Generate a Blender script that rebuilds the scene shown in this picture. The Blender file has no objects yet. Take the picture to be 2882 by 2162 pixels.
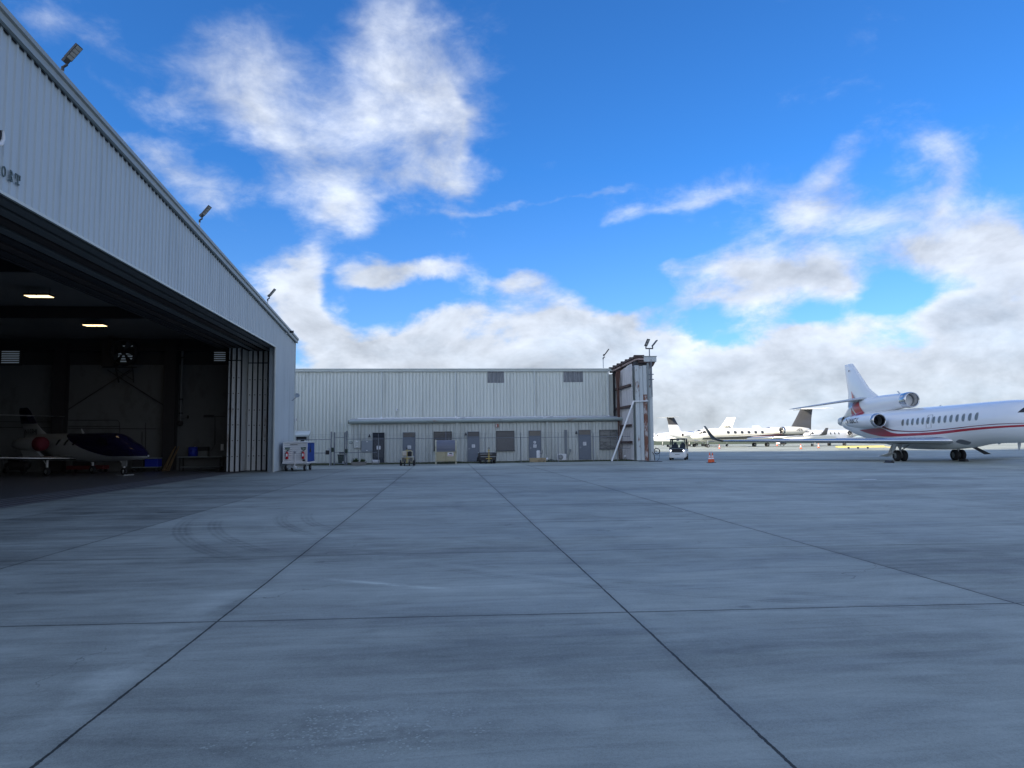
import bpy, math, random
import numpy as np
from mathutils import Vector, Matrix
random.seed(7)
col = bpy.context.scene.collection
# ---------------------------------------------------------------- camera model (photo 2882 x 2162)
f = 2000.; H = 1.65
yaw = math.atan(191/f); pitch = math.atan((1242-1081)/f); roll = math.atan(0.0105)
Fh = np.array([math.sin(yaw), math.cos(yaw), 0]); Zv = np.array([0, 0, 1.])
F = Fh*math.cos(pitch)+Zv*math.sin(pitch)
R0 = np.array([math.cos(yaw), -math.sin(yaw), 0]); U0 = np.cross(R0, F)
R = R0*math.cos(roll)-U0*math.sin(roll); U = R0*math.sin(roll)+U0*math.cos(roll)
C = np.array([0, 0, H])
def ray(px, py): return F+R*(px-1441)/f-U*(py-1081)/f
def G(px, py, z=0):
    d = ray(px, py); return C+d*(z-H)/d[2]
def PY(px, py, y):
    d = ray(px, py); return C+d*y/d[1]
def PX(px, py, x):
    d = ray(px, py); return C+d*x/d[0]
def cw(xc, zc): return R0*xc+Fh*zc
sc = bpy.context.scene
cam = bpy.data.objects.new('camera', bpy.data.cameras.new('camera')); col.objects.link(cam)
cam.data.sensor_width = 36; cam.data.lens = 36*f/2882; cam.data.clip_end = 20000; cam.data.clip_start = .05
M4 = Matrix(((R[0], U[0], -F[0], 0), (R[1], U[1], -F[1], 0), (R[2], U[2], -F[2], H), (0, 0, 0, 1)))
cam.matrix_world = M4
sc.camera = cam
# ---------------------------------------------------------------- materials
def srgb(r, g, b):
    return tuple(((c/255)/12.92 if c/255 <= .04045 else ((c/255+.055)/1.055)**2.4) for c in (r, g, b))
def mat(name, c, rough=.6, metal=0., var=.12, scale=3., bump=0., bscale=40., coat=0., stain=None, sscale=2., samt=.5, stretch=(1, 1, 1)):
    m = bpy.data.materials.new(name); m.use_nodes = True
    nt = m.node_tree; N = nt.nodes; Lk = nt.links; b = N['Principled BSDF']
    b.inputs['Roughness'].default_value = rough; b.inputs['Metallic'].default_value = metal
    if coat: b.inputs['Coat Weight'].default_value = coat; b.inputs['Coat Roughness'].default_value = .08
    tc = N.new('ShaderNodeTexCoord'); mp = N.new('ShaderNodeMapping'); mp.inputs['Scale'].default_value = stretch
    Lk.new(tc.outputs['Object'], mp.inputs['Vector'])
    n = N.new('ShaderNodeTexNoise'); n.inputs['Scale'].default_value = scale; n.inputs['Detail'].default_value = 5
    Lk.new(mp.outputs[0], n.inputs['Vector'])
    mx = N.new('ShaderNodeMix'); mx.data_type = 'RGBA'
    mx.inputs['A'].default_value = (*[x*(1-var) for x in c], 1); mx.inputs['B'].default_value = (*[min(1, x*(1+var)) for x in c], 1)
    Lk.new(n.outputs['Fac'], mx.inputs['Factor']); out = mx.outputs['Result']
    if stain:
        n2 = N.new('ShaderNodeTexNoise'); n2.inputs['Scale'].default_value = sscale; n2.inputs['Detail'].default_value = 8; n2.inputs['Roughness'].default_value = .7
        Lk.new(mp.outputs[0], n2.inputs['Vector'])
        cr = N.new('ShaderNodeValToRGB'); cr.color_ramp.elements[0].position = .62-samt*.3; cr.color_ramp.elements[1].position = .70-samt*.25
        cr.color_ramp.elements[0].color = (0, 0, 0, 1); cr.color_ramp.elements[1].color = (1, 1, 1, 1)
        Lk.new(n2.outputs['Fac'], cr.inputs[0])
        m2 = N.new('ShaderNodeMix'); m2.data_type = 'RGBA'; Lk.new(cr.outputs[0], m2.inputs['Factor'])
        Lk.new(out, m2.inputs['A']); m2.inputs['B'].default_value = (*stain, 1); out = m2.outputs['Result']
    Lk.new(out, b.inputs['Base Color'])
    if bump:
        bn = N.new('ShaderNodeTexNoise'); bn.inputs['Scale'].default_value = bscale; Lk.new(tc.outputs['Object'], bn.inputs['Vector'])
        bp = N.new('ShaderNodeBump'); bp.inputs['Strength'].default_value = bump; bp.inputs['Distance'].default_value = .02
        Lk.new(bn.outputs['Fac'], bp.inputs['Height']); Lk.new(bp.outputs[0], b.inputs['Normal'])
    return m
def emis(name, c, s):
    m = mat(name, c); b = m.node_tree.nodes['Principled BSDF']
    b.inputs['Emission Color'].default_value = (*c, 1); b.inputs['Emission Strength'].default_value = s
    return m
X = {}
X['fascia'] = mat('pale_blue_grey_siding', (.45, .51, .54), .45, 0, .10, 1.6, stain=(.39, .45, .48), sscale=2.2, samt=.32, stretch=(1, 1, .07))
X['siding'] = mat('pale_green_grey_siding', (.68, .70, .63), .5, 0, .08, .9, stain=(.58, .60, .54), sscale=1.5, samt=.25, stretch=(1, 1, .12))
X['annex'] = mat('weathered_annex_siding', (.56, .58, .53), .5, 0, .12, 1.3, stain=(.45, .47, .43), sscale=2., samt=.4, stretch=(1, 1, .15))
X['trim'] = mat('pale_trim', (.58, .61, .57), .45, 0, .06, 2)
X['trimdk'] = mat('grey_trim', (.24, .27, .27), .5, 0, .1, 2)
X['white'] = mat('white_paint', (.75, .75, .74), .35, 0, .05, 2)
X['pvc'] = mat('white_pvc', (.8, .8, .79), .35, 0, .03, 2)
X['door'] = mat('blue_grey_door', (.13, .155, .19), .45, 0, .08, 2)
X['doordk'] = mat('dark_door_frame', (.03, .035, .04), .4, 0, .1, 2)
X['glassdk'] = mat('dark_glass', (.03, .035, .045), .08, 0, .2, 1.5)
X['blind'] = mat('brown_blind', (.10, .095, .09), .35, 0, .15, 2)
X['blindtan'] = mat('tan_blind', (.17, .15, .12), .4, 0, .15, 2)
X['paper'] = mat('white_paper', (.78, .78, .78), .7, 0, .05, 8)
X['ink'] = mat('black_ink', (.02, .02, .025), .6, 0, .05, 8)
X['translucent'] = mat('grey_fibreglass', (.17, .18, .19), .5, 0, .3, 3, stain=(.26, .27, .28), sscale=2.5, samt=.4, stretch=(3, 1, .4))
X['rust'] = mat('rust_steel', (.105, .05, .035), .8, 0, .4, 4, bump=.3)
X['rustdk'] = mat('dark_red_steel', (.06, .035, .03), .7, 0, .3, 3)
X['peel'] = mat('white_paint_over_rust', (.52, .55, .54), .55, 0, .1, 2, stain=(.2, .1, .07), sscale=1.6, samt=.08, stretch=(1.6, 1.6, .5))
X['peelrust'] = mat('rusty_peeling_paint', (.20, .09, .06), .8, 0, .3, 4, stain=(.45, .42, .4), sscale=2.5, samt=.4, stretch=(1.5, 1.5, .6))
X['leaf'] = mat('stained_white_leaf', (.66, .67, .65), .5, 0, .1, 1.5, stain=(.40, .32, .26), sscale=1.5, samt=.15, stretch=(2, 2, .35))
X['gasket'] = mat('black_gasket', (.012, .012, .014), .7)
X['galv'] = mat('galvanised_steel', (.20, .22, .25), .5, .5, .15, 6)
X['galvlt'] = mat('light_galvanised', (.45, .47, .48), .45, .3, .15, 6)
X['black'] = mat('black_plastic', (.018, .018, .02), .5)
X['lampbody'] = mat('dark_lamp_casting', (.05, .052, .055), .5)
X['led'] = mat('led_lens', (.38, .37, .33), .25, 0, .1, 20)
X['rubber'] = mat('tyre_rubber', (.022, .022, .024), .8)
X['steel'] = mat('bare_steel', (.4, .4, .42), .3, .9, .1, 5)
X['chrome'] = mat('polished_metal', (.62, .62, .62), .22, 1., .03, 2)
X['jetwhite'] = mat('gloss_white_paint', (.80, .80, .79), .22, 0, .02, 1, coat=.4)
X['jetcream'] = mat('gloss_cream_paint', (.80, .78, .70), .25, 0, .02, 1, coat=.3)
X['smalljet'] = mat('small_jet_shaded_white', (.42, .43, .43), .25, 0, .03, 1, coat=.3)  # white jet paint, darkened to carry the shade inside the hangar
X['jetgrey'] = mat('underside_grey', (.62, .63, .63), .3, 0, .03, 1)
X['wingunder'] = mat('wing_paint', (.5, .52, .54), .3, 0, .04, 1)
X['red'] = mat('crimson_paint', (.42, .012, .03), .3, 0, .06, 2, coat=.4)
X['maroon'] = mat('maroon_paint', (.16, .01, .03), .3, 0, .06, 2)
X['tailgrey'] = mat('charcoal_paint', (.065, .066, .07), .35, 0, .08, 1)
X['jetnavy'] = mat('dark_navy_paint', (.012, .01, .045), .15, 0, .1, 1, coat=.5)
X['redcover'] = mat('red_fabric_cover', (.11, .004, .014), .8, 0, .15, 4)
X['fan'] = mat('dark_fan_blades', (.06, .06, .065), .4, .5, .2, 10)
X['winglass'] = mat('cabin_window_glass', (.20, .21, .19), .12, 0, .25, 4)
X['winrim'] = mat('window_rim', (.30, .31, .30), .35, .4, .05, 4)
X['cockglass'] = mat('cockpit_glass', (.02, .022, .026), .06)
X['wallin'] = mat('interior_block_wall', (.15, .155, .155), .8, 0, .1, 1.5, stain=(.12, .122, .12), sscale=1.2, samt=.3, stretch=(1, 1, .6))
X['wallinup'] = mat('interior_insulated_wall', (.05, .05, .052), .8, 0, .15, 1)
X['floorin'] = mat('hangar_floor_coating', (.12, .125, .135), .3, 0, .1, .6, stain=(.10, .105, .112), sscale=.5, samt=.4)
X['dark'] = mat('dark_structural_steel', (.035, .033, .035), .7, 0, .2, 1)
X['rail'] = mat('door_track_paint', (.17, .18, .18), .5, 0, .2, 1, stretch=(1, .2, 1))
X['railbrown'] = mat('brown_track_primer', (.07, .055, .05), .6, 0, .2, 1, stretch=(1, .2, 1))
X['yellow'] = mat('yellow_paint', (.42, .31, .08), .5, 0, .12, 5)
X['yellowlt'] = mat('pale_yellow_paint', (.62, .52, .16), .5, 0, .1, 3)
X['cream'] = mat('cream_enamel', (.44, .42, .31), .5, 0, .15, 4, stain=(.32, .28, .17), sscale=3, samt=.35)
X['tan'] = mat('tan_plastic', (.40, .35, .22), .55, 0, .1, 3, stain=(.33, .28, .15), sscale=4, samt=.3)
X['lidgrey'] = mat('grey_slatted_lid', (.16, .17, .21), .45, 0, .08, 3)
X['blue'] = mat('royal_blue_canvas', (.012, .055, .26), .7, 0, .2, 3)
X['barrelblue'] = mat('blue_barrel_plastic', (.01, .03, .35), .5)
X['fired'] = mat('extinguisher_red', (.5, .015, .02), .3)
X['greenplate'] = mat('green_placard', (.03, .09, .05), .5)
X['orange'] = mat('cone_orange', (.75, .10, .02), .55, 0, .08, 6)
X['reflwhite'] = mat('reflective_collar', (.8, .8, .8), .4)
X['concrete'] = mat('grey_concrete', (.22, .21, .19), .9, 0, .2, 6, bump=.3)
X['wood'] = mat('weathered_wood', (.22, .15, .08), .8, 0, .25, 6, stretch=(1, 1, .1))
X['tanbox'] = mat('tan_cardboard', (.42, .32, .17), .8, 0, .15, 5, stain=(.2, .15, .08), sscale=3, samt=.35)
X['leafgreen'] = mat('succulent_leaf', (.05, .09, .035), .6, 0, .3, 8)
X['grass'] = mat('short_grass', (.05, .075, .025), .9, 0, .35, 3, stain=(.09, .08, .045), sscale=4, samt=.4)
X['greenbox'] = mat('dark_green_plastic', (.02, .04, .03), .6)
X['lens'] = emis('headlight', (.9, .93, 1.), 2.5)
X['warm'] = emis('warm_lamp', (1., .74, .40), 1.3)
X['louver'] = mat('pale_louvre_blade', (.62, .66, .68), .5)
X['goldstripe'] = mat('dull_gold_paint', (.35, .28, .12), .4)
X['dish'] = mat('grey_blue_dish', (.34, .40, .46), .4)
# transmissive-ish windscreen: thin glass
m = bpy.data.materials.new('clear_windscreen'); m.use_nodes = True
nt = m.node_tree; nt.nodes.clear()
o = nt.nodes.new('ShaderNodeOutputMaterial'); mx = nt.nodes.new('ShaderNodeMixShader'); t = nt.nodes.new('ShaderNodeBsdfTransparent'); g = nt.nodes.new('ShaderNodeBsdfGlossy'); fr = nt.nodes.new('ShaderNodeFresnel')
t.inputs[0].default_value = (.75, .82, .8, 1); g.inputs['Roughness'].default_value = .05
nt.links.new(fr.outputs[0], mx.inputs[0]); nt.links.new(t.outputs[0], mx.inputs[1]); nt.links.new(g.outputs[0], mx.inputs[2]); nt.links.new(mx.outputs[0], o.inputs[0])
X['clear'] = m
# chain link: real diamond pattern of wires with gaps
m = bpy.data.materials.new('chain_link_wire'); m.use_nodes = True
nt = m.node_tree; N = nt.nodes; Lk = nt.links; b = N['Principled BSDF']; b.inputs['Base Color'].default_value = (.3, .32, .35, 1); b.inputs['Metallic'].default_value = .5; b.inputs['Roughness'].default_value = .5
tc = N.new('ShaderNodeTexCoord'); sp = N.new('ShaderNodeSeparateXYZ'); Lk.new(tc.outputs['Object'], sp.inputs[0])
def math_(op, a, b=None, c=None, clamp=False, nt=None):
    n = nt.nodes.new('ShaderNodeMath'); n.operation = op; n.use_clamp = clamp
    for i, v in enumerate((a, b, c)):
        if v is None: continue
        if isinstance(v, (int, float)): n.inputs[i].default_value = v
        else: nt.links.new(v, n.inputs[i])
    return n.outputs[0]
def dia(sgn):
    s = math_('ADD' if sgn > 0 else 'SUBTRACT', sp.outputs[0], sp.outputs[2], nt=nt)
    s = math_('MULTIPLY', s, 1/.075, nt=nt); s = math_('FRACT', s, nt=nt)
    return math_('LESS_THAN', s, .055, nt=nt)
al = math_('MAXIMUM', dia(1), dia(-1), nt=nt)
Lk.new(al, b.inputs['Alpha']); X['chain'] = m
# ---------------------------------------------------------------- object helpers
MW = {}
def tag(o, label=None, cat=None, group=None, kind=None):
    if label: o['label'] = label
    if cat: o['category'] = cat
    if group: o['group'] = group
    if kind: o['kind'] = kind
    return o
def empty(name, loc, rz=0., label=None, cat=None, group=None):
    o = bpy.data.objects.new(name, None); col.objects.link(o); o.empty_display_size = .3
    o.location = tuple(float(v) for v in loc); o.rotation_euler = (0, 0, rz)
    MW[o.name] = Matrix.Translation(o.location) @ Matrix.Rotation(rz, 4, 'Z')
    return tag(o, label, cat, group)
class MB:
    def __init__(s): s.v = []; s.f = []; s.m = []; s.sm = []
    def add(s, vs, fs, mi=0, smooth=False):
        k = len(s.v); s.v += [tuple(float(a) for a in v) for v in vs]
        for f_ in fs: s.f.append([k+i for i in f_]); s.m.append(mi); s.sm.append(smooth)
        return s
    def box(s, x0, x1, y0, y1, z0, z1, mi=0):
        vs = [(x, y, z) for x in (x0, x1) for y in (y0, y1) for z in (z0, z1)]
        return s.add(vs, [(0, 1, 3, 2), (4, 6, 7, 5), (0, 4, 5, 1), (2, 3, 7, 6), (0, 2, 6, 4), (1, 5, 7, 3)], mi)
    def bbox(s, x0, x1, y0, y1, z0, z1, b=.02, mi=0):   # box with chamfered edges
        vs = []; 
        def ring(z, d): return [(x0+d, y0+b, z), (x0+b, y0+d, z), (x1-b, y0+d, z), (x1-d, y0+b, z), (x1-d, y1-b, z), (x1-b, y1-d, z), (x0+b, y1-d, z), (x0+d, y1-b, z)]
        rs = [ring(z0, b*.9), ring(z0+b, 0), ring(z1-b, 0), ring(z1, b*.9)]
        for r in rs: vs += r
        fs = [tuple(reversed(range(8))), tuple(range(24, 32))]
        for i in range(3):
            for j in range(8): fs.append((i*8+j, i*8+(j+1) % 8, (i+1)*8+(j+1) % 8, (i+1)*8+j))
        return s.add(vs, fs, mi)
    def prism(s, poly, ax, a0, a1, mi=0):   # poly in the two other axes, extruded along ax
        n = len(poly)
        def P(p, a): return {'x': (a, p[0], p[1]), 'y': (p[0], a, p[1]), 'z': (p[0], p[1], a)}[ax]
        vs = [P(p, a0) for p in poly]+[P(p, a1) for p in poly]
        fs = [tuple(range(n)), tuple(reversed(range(n, 2*n)))]+[(i, (i+1) % n, n+(i+1) % n, n+i) for i in range(n)]
        return s.add(vs, fs, mi)
    def bar(s, p0, p1, w, h=None, up=(0, 0, 1), mi=0):
        h = h or w; p0 = Vector(p0); p1 = Vector(p1); d = (p1-p0).normalized(); up = Vector(up)
        if abs(d.dot(up)) > .98: up = Vector((1, 0, 0))
        a = d.cross(up).normalized(); b = a.cross(d)
        vs = [p+a*sx*w/2+b*sy*h/2 for p in (p0, p1) for sx, sy in ((-1, -1), (1, -1), (1, 1), (-1, 1))]
        return s.add(vs, [(0, 1, 2, 3), (7, 6, 5, 4), (0, 4, 5, 1), (1, 5, 6, 2), (2, 6, 7, 3), (3, 7, 4, 0)], mi)
    def tube(s, pts, r, n=8, mi=0, cap=True):
        pts = [Vector([float(c) for c in p]) for p in pts]; vs = []; rs = r if isinstance(r, (list, tuple)) else [r]*len(pts)
        up = Vector((0, 0, 1)); 
        for i, p in enumerate(pts):
            d = (pts[min(i+1, len(pts)-1)]-pts[max(i-1, 0)]).normalized()
            a = d.cross(up) if abs(d.dot(up)) < .95 else d.cross(Vector((1, 0, 0)))
            a.normalize(); b = d.cross(a)
            for k in range(n):
                t = 2*math.pi*k/n; vs.append(p+(a*math.cos(t)+b*math.sin(t))*rs[i])
        fs = [(i*n+k, i*n+(k+1) % n, (i+1)*n+(k+1) % n, (i+1)*n+k) for i in range(len(pts)-1) for k in range(n)]
        s.add(vs, fs, mi, True)
        if cap: s.add(vs[:n], [tuple(range(n))], mi); s.add(vs[-n:], [tuple(reversed(range(n)))], mi)
        return s
    def lathe(s, prof, c, ax='x', n=28, mi=0, smooth=True):   # prof [(along, radius)]
        vs = []
        for a, r in prof:
            for k in range(n):
                t = 2*math.pi*k/n; p, q = r*math.cos(t), r*math.sin(t)
                vs.append({'x': (c[0]+a, c[1]+p, c[2]+q), 'y': (c[0]+q, c[1]+a, c[2]+p), 'z': (c[0]+p, c[1]+q, c[2]+a)}[ax])
        fs = [(i*n+k, i*n+(k+1) % n, (i+1)*n+(k+1) % n, (i+1)*n+k) for i in range(len(prof)-1) for k in range(n)]
        return s.add(vs, fs, mi, smooth)
    def build(s, name, mats, parent=None, world=False, label=None):
        if not isinstance(mats, (list, tuple)): mats = [mats]
        vs = s.v; Mp = MW.get(parent.name) if parent else None
        if world and Mp is not None:
            Mi = Mp.inverted(); vs = [tuple(Mi @ Vector(v)) for v in vs]
        me = bpy.data.meshes.new(name); me.from_pydata(vs, [], s.f); me.update()
        for m_ in mats: me.materials.append(X[m_] if isinstance(m_, str) else m_)
        me.polygons.foreach_set('material_index', s.m); me.polygons.foreach_set('use_smooth', s.sm)
        o = bpy.data.objects.new(name, me); col.objects.link(o)
        if parent: o.parent = parent; MW[o.name] = Mp
        else: MW[o.name] = Matrix.Identity(4)
        if label: o['label'] = label
        return o
def fixn(o):
    import bmesh
    bm = bmesh.new(); bm.from_mesh(o.data); bmesh.ops.recalc_face_normals(bm, faces=bm.faces); bm.to_mesh(o.data); bm.free(); return o
def copy_tree(o, parent=None):
    c = o.copy(); col.objects.link(c); c.parent = parent
    for ch in list(o.children): copy_tree(ch, c)
    return c
def text_geo(s, size=1., bold=0.):
    cu = bpy.data.curves.new('t', 'FONT'); cu.body = s; cu.size = size; cu.offset = bold; cu.resolution_u = 3
    o = bpy.data.objects.new('t', cu); col.objects.link(o); bpy.context.view_layer.update()
    dg = bpy.context.evaluated_depsgraph_get(); me = bpy.data.meshes.new_from_object(o.evaluated_get(dg))
    vs = [tuple(v.co[:2]) for v in me.vertices]; fs = [tuple(p.vertices) for p in me.polygons]
    bpy.data.objects.remove(o); bpy.data.curves.remove(cu); bpy.data.meshes.remove(me)
    return vs, fs
def corr(a0, a1, pitch, d, zb, zt, P, mi=0, rib=.10, rampw=.03, mb=None, nz=1, groove=0.):
    """trapezoid-rib sheet; P(a, depth, z) -> xyz ; zb/zt functions of a"""
    mb = mb or MB(); pr = []
    n = int(round((a1-a0)/pitch))
    for i in range(n):
        s = a0+i*pitch
        if groove: pr += [(s, 0), (s+pitch-rib-2*rampw-groove, 0), (s+pitch-rib-2*rampw-groove+.004, -.05), (s+pitch-rib-2*rampw, -.05), (s+pitch-rib-rampw, d), (s+pitch-rampw, d)]
        else: pr += [(s, 0), (s+pitch-rib-2*rampw, 0), (s+pitch-rib-rampw, d), (s+pitch-rampw, d)]
    pr.append((a0+n*pitch, 0))
    vs = []
    for a, dd in pr:
        for k in range(nz+1):
            z = zb(a)+(zt(a)-zb(a))*k/nz; vs.append(P(a, dd, z))
    w = nz+1
    fs = [(i*w+k, (i+1)*w+k, (i+1)*w+k+1, i*w+k+1) for i in range(len(pr)-1) for k in range(nz)]
    return mb.add(vs, fs, mi)
EXPO = 1.18
CLOUD = 4.1      # cloud radiance before the world strength
SKYS = .1
SKYTINT = (.20, .54, .92, 1)
SKYLOW = (.44, .56, .78, 1)
GC1, GC2 = (.285, .31, .272), (.355, .382, .338)
ARCS = [(6.68, 18.59, 12.46, .20, -3.14, -2.3, 1.), (6.68, 18.59, 11.85, .18, -3.14, -2.3, .8), (5.14, 18.19, 8.97, .18, -3.2, -2.35, 1.), (5.14, 18.19, 8.4, .17, -3.2, -2.35, .8), (7.5, 16.6, 10.3, .14, -2.6, -1.6, .7), (7.5, 16.6, 9.9, .14, -2.6, -1.6, .5), (-3., 26., 15.5, .12, -2.2, -1.2, .5)]
# ================================================================ LIGHT AND SKY
SUN_EL = math.radians(27)
sun_to = np.array([-.80, -.60, 0])   # horizontal direction towards the sun
sdir = Vector((sun_to[0]*math.cos(SUN_EL), sun_to[1]*math.cos(SUN_EL), math.sin(SUN_EL)))
sl = bpy.data.lights.new('sun', 'SUN'); sl.energy = 4.; sl.angle = math.radians(.5); sl.color = (1., .90, .75)
so = bpy.data.objects.new('sun', sl); col.objects.link(so); so.rotation_euler = sdir.to_track_quat('Z', 'Y').to_euler(); so.location = (0, 0, 60)
sc.view_settings.view_transform = 'Standard'; sc.view_settings.look = 'None'; sc.view_settings.exposure = EXPO; sc.view_settings.gamma = 1
w = bpy.data.worlds.new('World'); sc.world = w; w.use_nodes = True
nt = w.node_tree; N = nt.nodes; Lk = nt.links; bg = N['Background']
def mth(op, a, b=None, c=None, clamp=False): return math_(op, a, b, c, clamp, nt)
sky = N.new('ShaderNodeTexSky'); sky.sky_type = 'NISHITA'; sky.sun_disc = False; sky.sun_elevation = SUN_EL
sky.sun_rotation = math.atan2(sun_to[0], sun_to[1]); sky.air_density = 1.; sky.dust_density = .3; sky.ozone_density = 3.
tc = N.new('ShaderNodeTexCoord'); D = tc.outputs['Generated']
def dot(v):
    n = N.new('ShaderNodeVectorMath'); n.operation = 'DOT_PRODUCT'; Lk.new(D, n.inputs[0]); n.inputs[1].default_value = tuple(float(a) for a in v); return n.outputs['Value']
dx, dy, dz = dot(R), dot(F), dot(U)
front = mth('GREATER_THAN', dy, .15)
dys = mth('MAXIMUM', dy, .15)
def noise(scale, detail=8, rough=.6, off=(0, 0, 0), stretch=(1, 1, 1.7), dist=0., src=None):
    mp = N.new('ShaderNodeMapping'); mp.inputs['Location'].default_value = off; mp.inputs['Scale'].default_value = stretch; Lk.new(src or D, mp.inputs['Vector'])
    n = N.new('ShaderNodeTexNoise'); n.inputs['Scale'].default_value = scale; n.inputs['Detail'].default_value = detail; n.inputs['Roughness'].default_value = rough; n.inputs['Distortion'].default_value = dist
    Lk.new(mp.outputs[0], n.inputs['Vector']); return n
nz = noise(4.5, 5, .55, (3, 1, 2)); nsep = N.new('ShaderNodeSeparateColor'); Lk.new(nz.outputs['Color'], nsep.inputs[0])
u = mth('ADD', mth('DIVIDE', dx, dys), mth('MULTIPLY', mth('SUBTRACT', nsep.outputs[0], .5), .16))
v = mth('ADD', mth('DIVIDE', dz, dys), mth('MULTIPLY', mth('SUBTRACT', nsep.outputs[1], .5), .12))
# cloud masses: (cx, cy, rx, ry, weight, tilt) measured on a 2211 px wide view, as directions in the sky
BL = [(920, 180, 120, 160, .9, 0), (830, 40, 90, 110, .75, 0), (860, 330, 150, 110, .7, 0), (690, 360, 150, 110, .62, .3), (1010, 290, 65, 100, .8, 0), (730, 470, 80, 45, .75, 0), (990, 380, 90, 40, .5, 0),
      (600, 190, 120, 100, .55, .5), (500, 80, 140, 80, .5, .4), (420, 150, 140, 60, .42, .6), (250, 110, 120, 50, .36, .5), (80, 40, 110, 45, .46, .2), (225, 250, 50, 35, .5, .6), (420, 410, 100, 60, .52, .5), (310, 340, 80, 45, .5, .7),
      (615, 610, 105, 72, 1.2, 0), (660, 700, 80, 50, .9, 0), (815, 575, 90, 34, .95, 0), (930, 565, 80, 26, .5, 0),
      (740, 760, 110, 50, .95, 0), (890, 740, 110, 45, .75, 0), (1000, 680, 110, 60, .85, 0), (1100, 600, 95, 30, .72, 0), (1225, 700, 105, 75, 1.15, 0), (1120, 770, 170, 45, .85, 0), (1310, 790, 120, 60, .9, 0),
      (1180, 422, 210, 10, .42, -.12), (1500, 430, 170, 20, .36, -.2), (1440, 600, 70, 36, .66, 0), (1620, 610, 120, 55, .92, 0), (1500, 665, 150, 26, .5, 0),
      (1690, 480, 120, 70, .58, 0), (1830, 320, 110, 45, .46, -.5), (1990, 330, 70, 70, .55, 0), (1890, 460, 130, 60, .5, 0), (1970, 545, 120, 40, .66, 0), (2150, 520, 90, 80, .92, 0), (1800, 610, 90, 40, .6, 0),
      (1450, 820, 150, 85, 1.0, 0), (1680, 730, 120, 45, .8, 0), (1640, 830, 170, 70, 1., 0), (1900, 830, 220, 80, 1.05, 0), (2080, 690, 150, 55, 1.0, 0), (2180, 790, 150, 90, 1.0, 0), (2330, 600, 120, 90, .9, 0), (2300, 300, 120, 120, .4, 0), (-300, 300, 300, 200, .8, 0), (2700, 600, 250, 200, .9, 0), (1750, 915, 420, 60, .8, 0), (2300, 900, 250, 60, 1., 0), (900, 850, 500, 50, .9, 0), (540, 260, 100, 60, .4, .5), (380, 220, 100, 50, .4, .5), (1380, 700, 80, 60, .7, 0), (1850, 700, 80, 40, .5, 0), (2100, 600, 110, 50, .6, 0), (1345, 600, 85, 60, -.6, 0), (1950, 645, 95, 38, -.75, 0), (1520, 735, 100, 26, -.5, 0), (1740, 690, 70, 26, -.35, 0), (900, 645, 110, 32, -.55, 0), (1400, 690, 50, 45, -.5, 0), (2085, 610, 60, 30, -.4, 0), (700, 600, 30, 60, -.4, 0), (1700, 560, 60, 24, -.3, 0), (1180, 560, 100, 30, -.4, 0), (1560, 380, 120, 30, .35, -.3), (1760, 390, 90, 60, .5, -.5), (2040, 420, 70, 80, .5, 0), (1730, 560, 110, 40, .65, 0)]
tot = None
uvv = N.new('ShaderNodeCombineXYZ'); Lk.new(u, uvv.inputs[0]); Lk.new(v, uvv.inputs[1])
for cx, cy, rx, ry, wt, tl in BL:
    cu, cv = (cx*1.3034-1441)/f, (1081-cy*1.3034)/f; a, b_ = rx*1.3034/f, ry*1.3034/f
    mp = N.new('ShaderNodeMapping'); mp.vector_type = 'TEXTURE'; mp.inputs['Location'].default_value = (cu, cv, 0); mp.inputs['Rotation'].default_value = (0, 0, -tl); mp.inputs['Scale'].default_value = (a, b_, 1)
    Lk.new(uvv.outputs[0], mp.inputs['Vector']); dn = N.new('ShaderNodeVectorMath'); dn.operation = 'DOT_PRODUCT'; Lk.new(mp.outputs[0], dn.inputs[0]); Lk.new(mp.outputs[0], dn.inputs[1])
    g_ = mth('POWER', .3679, dn.outputs['Value']); tot = mth('MULTIPLY_ADD', g_, wt, 0. if tot is None else tot)
tot = mth('MINIMUM', tot, .98)
n1 = noise(6.5, 8, .60, (.3, .7, .1), dist=.25); n2 = noise(6.5, 5, .60, (.3+.028, .7-.01, .1-.05), dist=.25); n3 = noise(2.2, 4, .5, (5, 2, 1)); n4 = noise(17, 5, .65, (1, 1, 1), dist=.6)
base_b = mth('ADD', mth('MULTIPLY', n3.outputs['Fac'], 1.3), .3)
vr = N.new('ShaderNodeMapRange'); vr.interpolation_type = 'SMOOTHSTEP'; Lk.new(v, vr.inputs[0]); vr.inputs['From Min'].default_value = .95; vr.inputs['From Max'].default_value = .62
ur = N.new('ShaderNodeMapRange'); ur.interpolation_type = 'SMOOTHSTEP'; Lk.new(mth('ABSOLUTE', u), ur.inputs[0]); ur.inputs['From Min'].default_value = 1.3; ur.inputs['From Max'].default_value = .9
front = mth('MULTIPLY', front, mth('MULTIPLY', vr.outputs[0], ur.outputs[0]))
field = mth('ADD', mth('MULTIPLY', tot, front), mth('MULTIPLY', base_b, mth('SUBTRACT', 1., front)))
fd = mth('ADD', field, mth('MULTIPLY', mth('SUBTRACT', n1.outputs['Fac'], .5), 1.55))
fd = mth('ADD', fd, mth('MULTIPLY', mth('SUBTRACT', n4.outputs['Fac'], .5), .5))
dens = N.new('ShaderNodeMapRange'); dens.interpolation_type = 'SMOOTHSTEP'; Lk.new(fd, dens.inputs[0]); dens.inputs['From Min'].default_value = .24; Lk.new(mth('ADD', .58, mth('MULTIPLY', mth('MAXIMUM', dz, 0.), 2.3)), dens.inputs['From Max']); dens.inputs['To Max'].default_value = .93
relief = mth('MULTIPLY', mth('SUBTRACT', n1.outputs['Fac'], n2.outputs['Fac']), 1.5)
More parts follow.
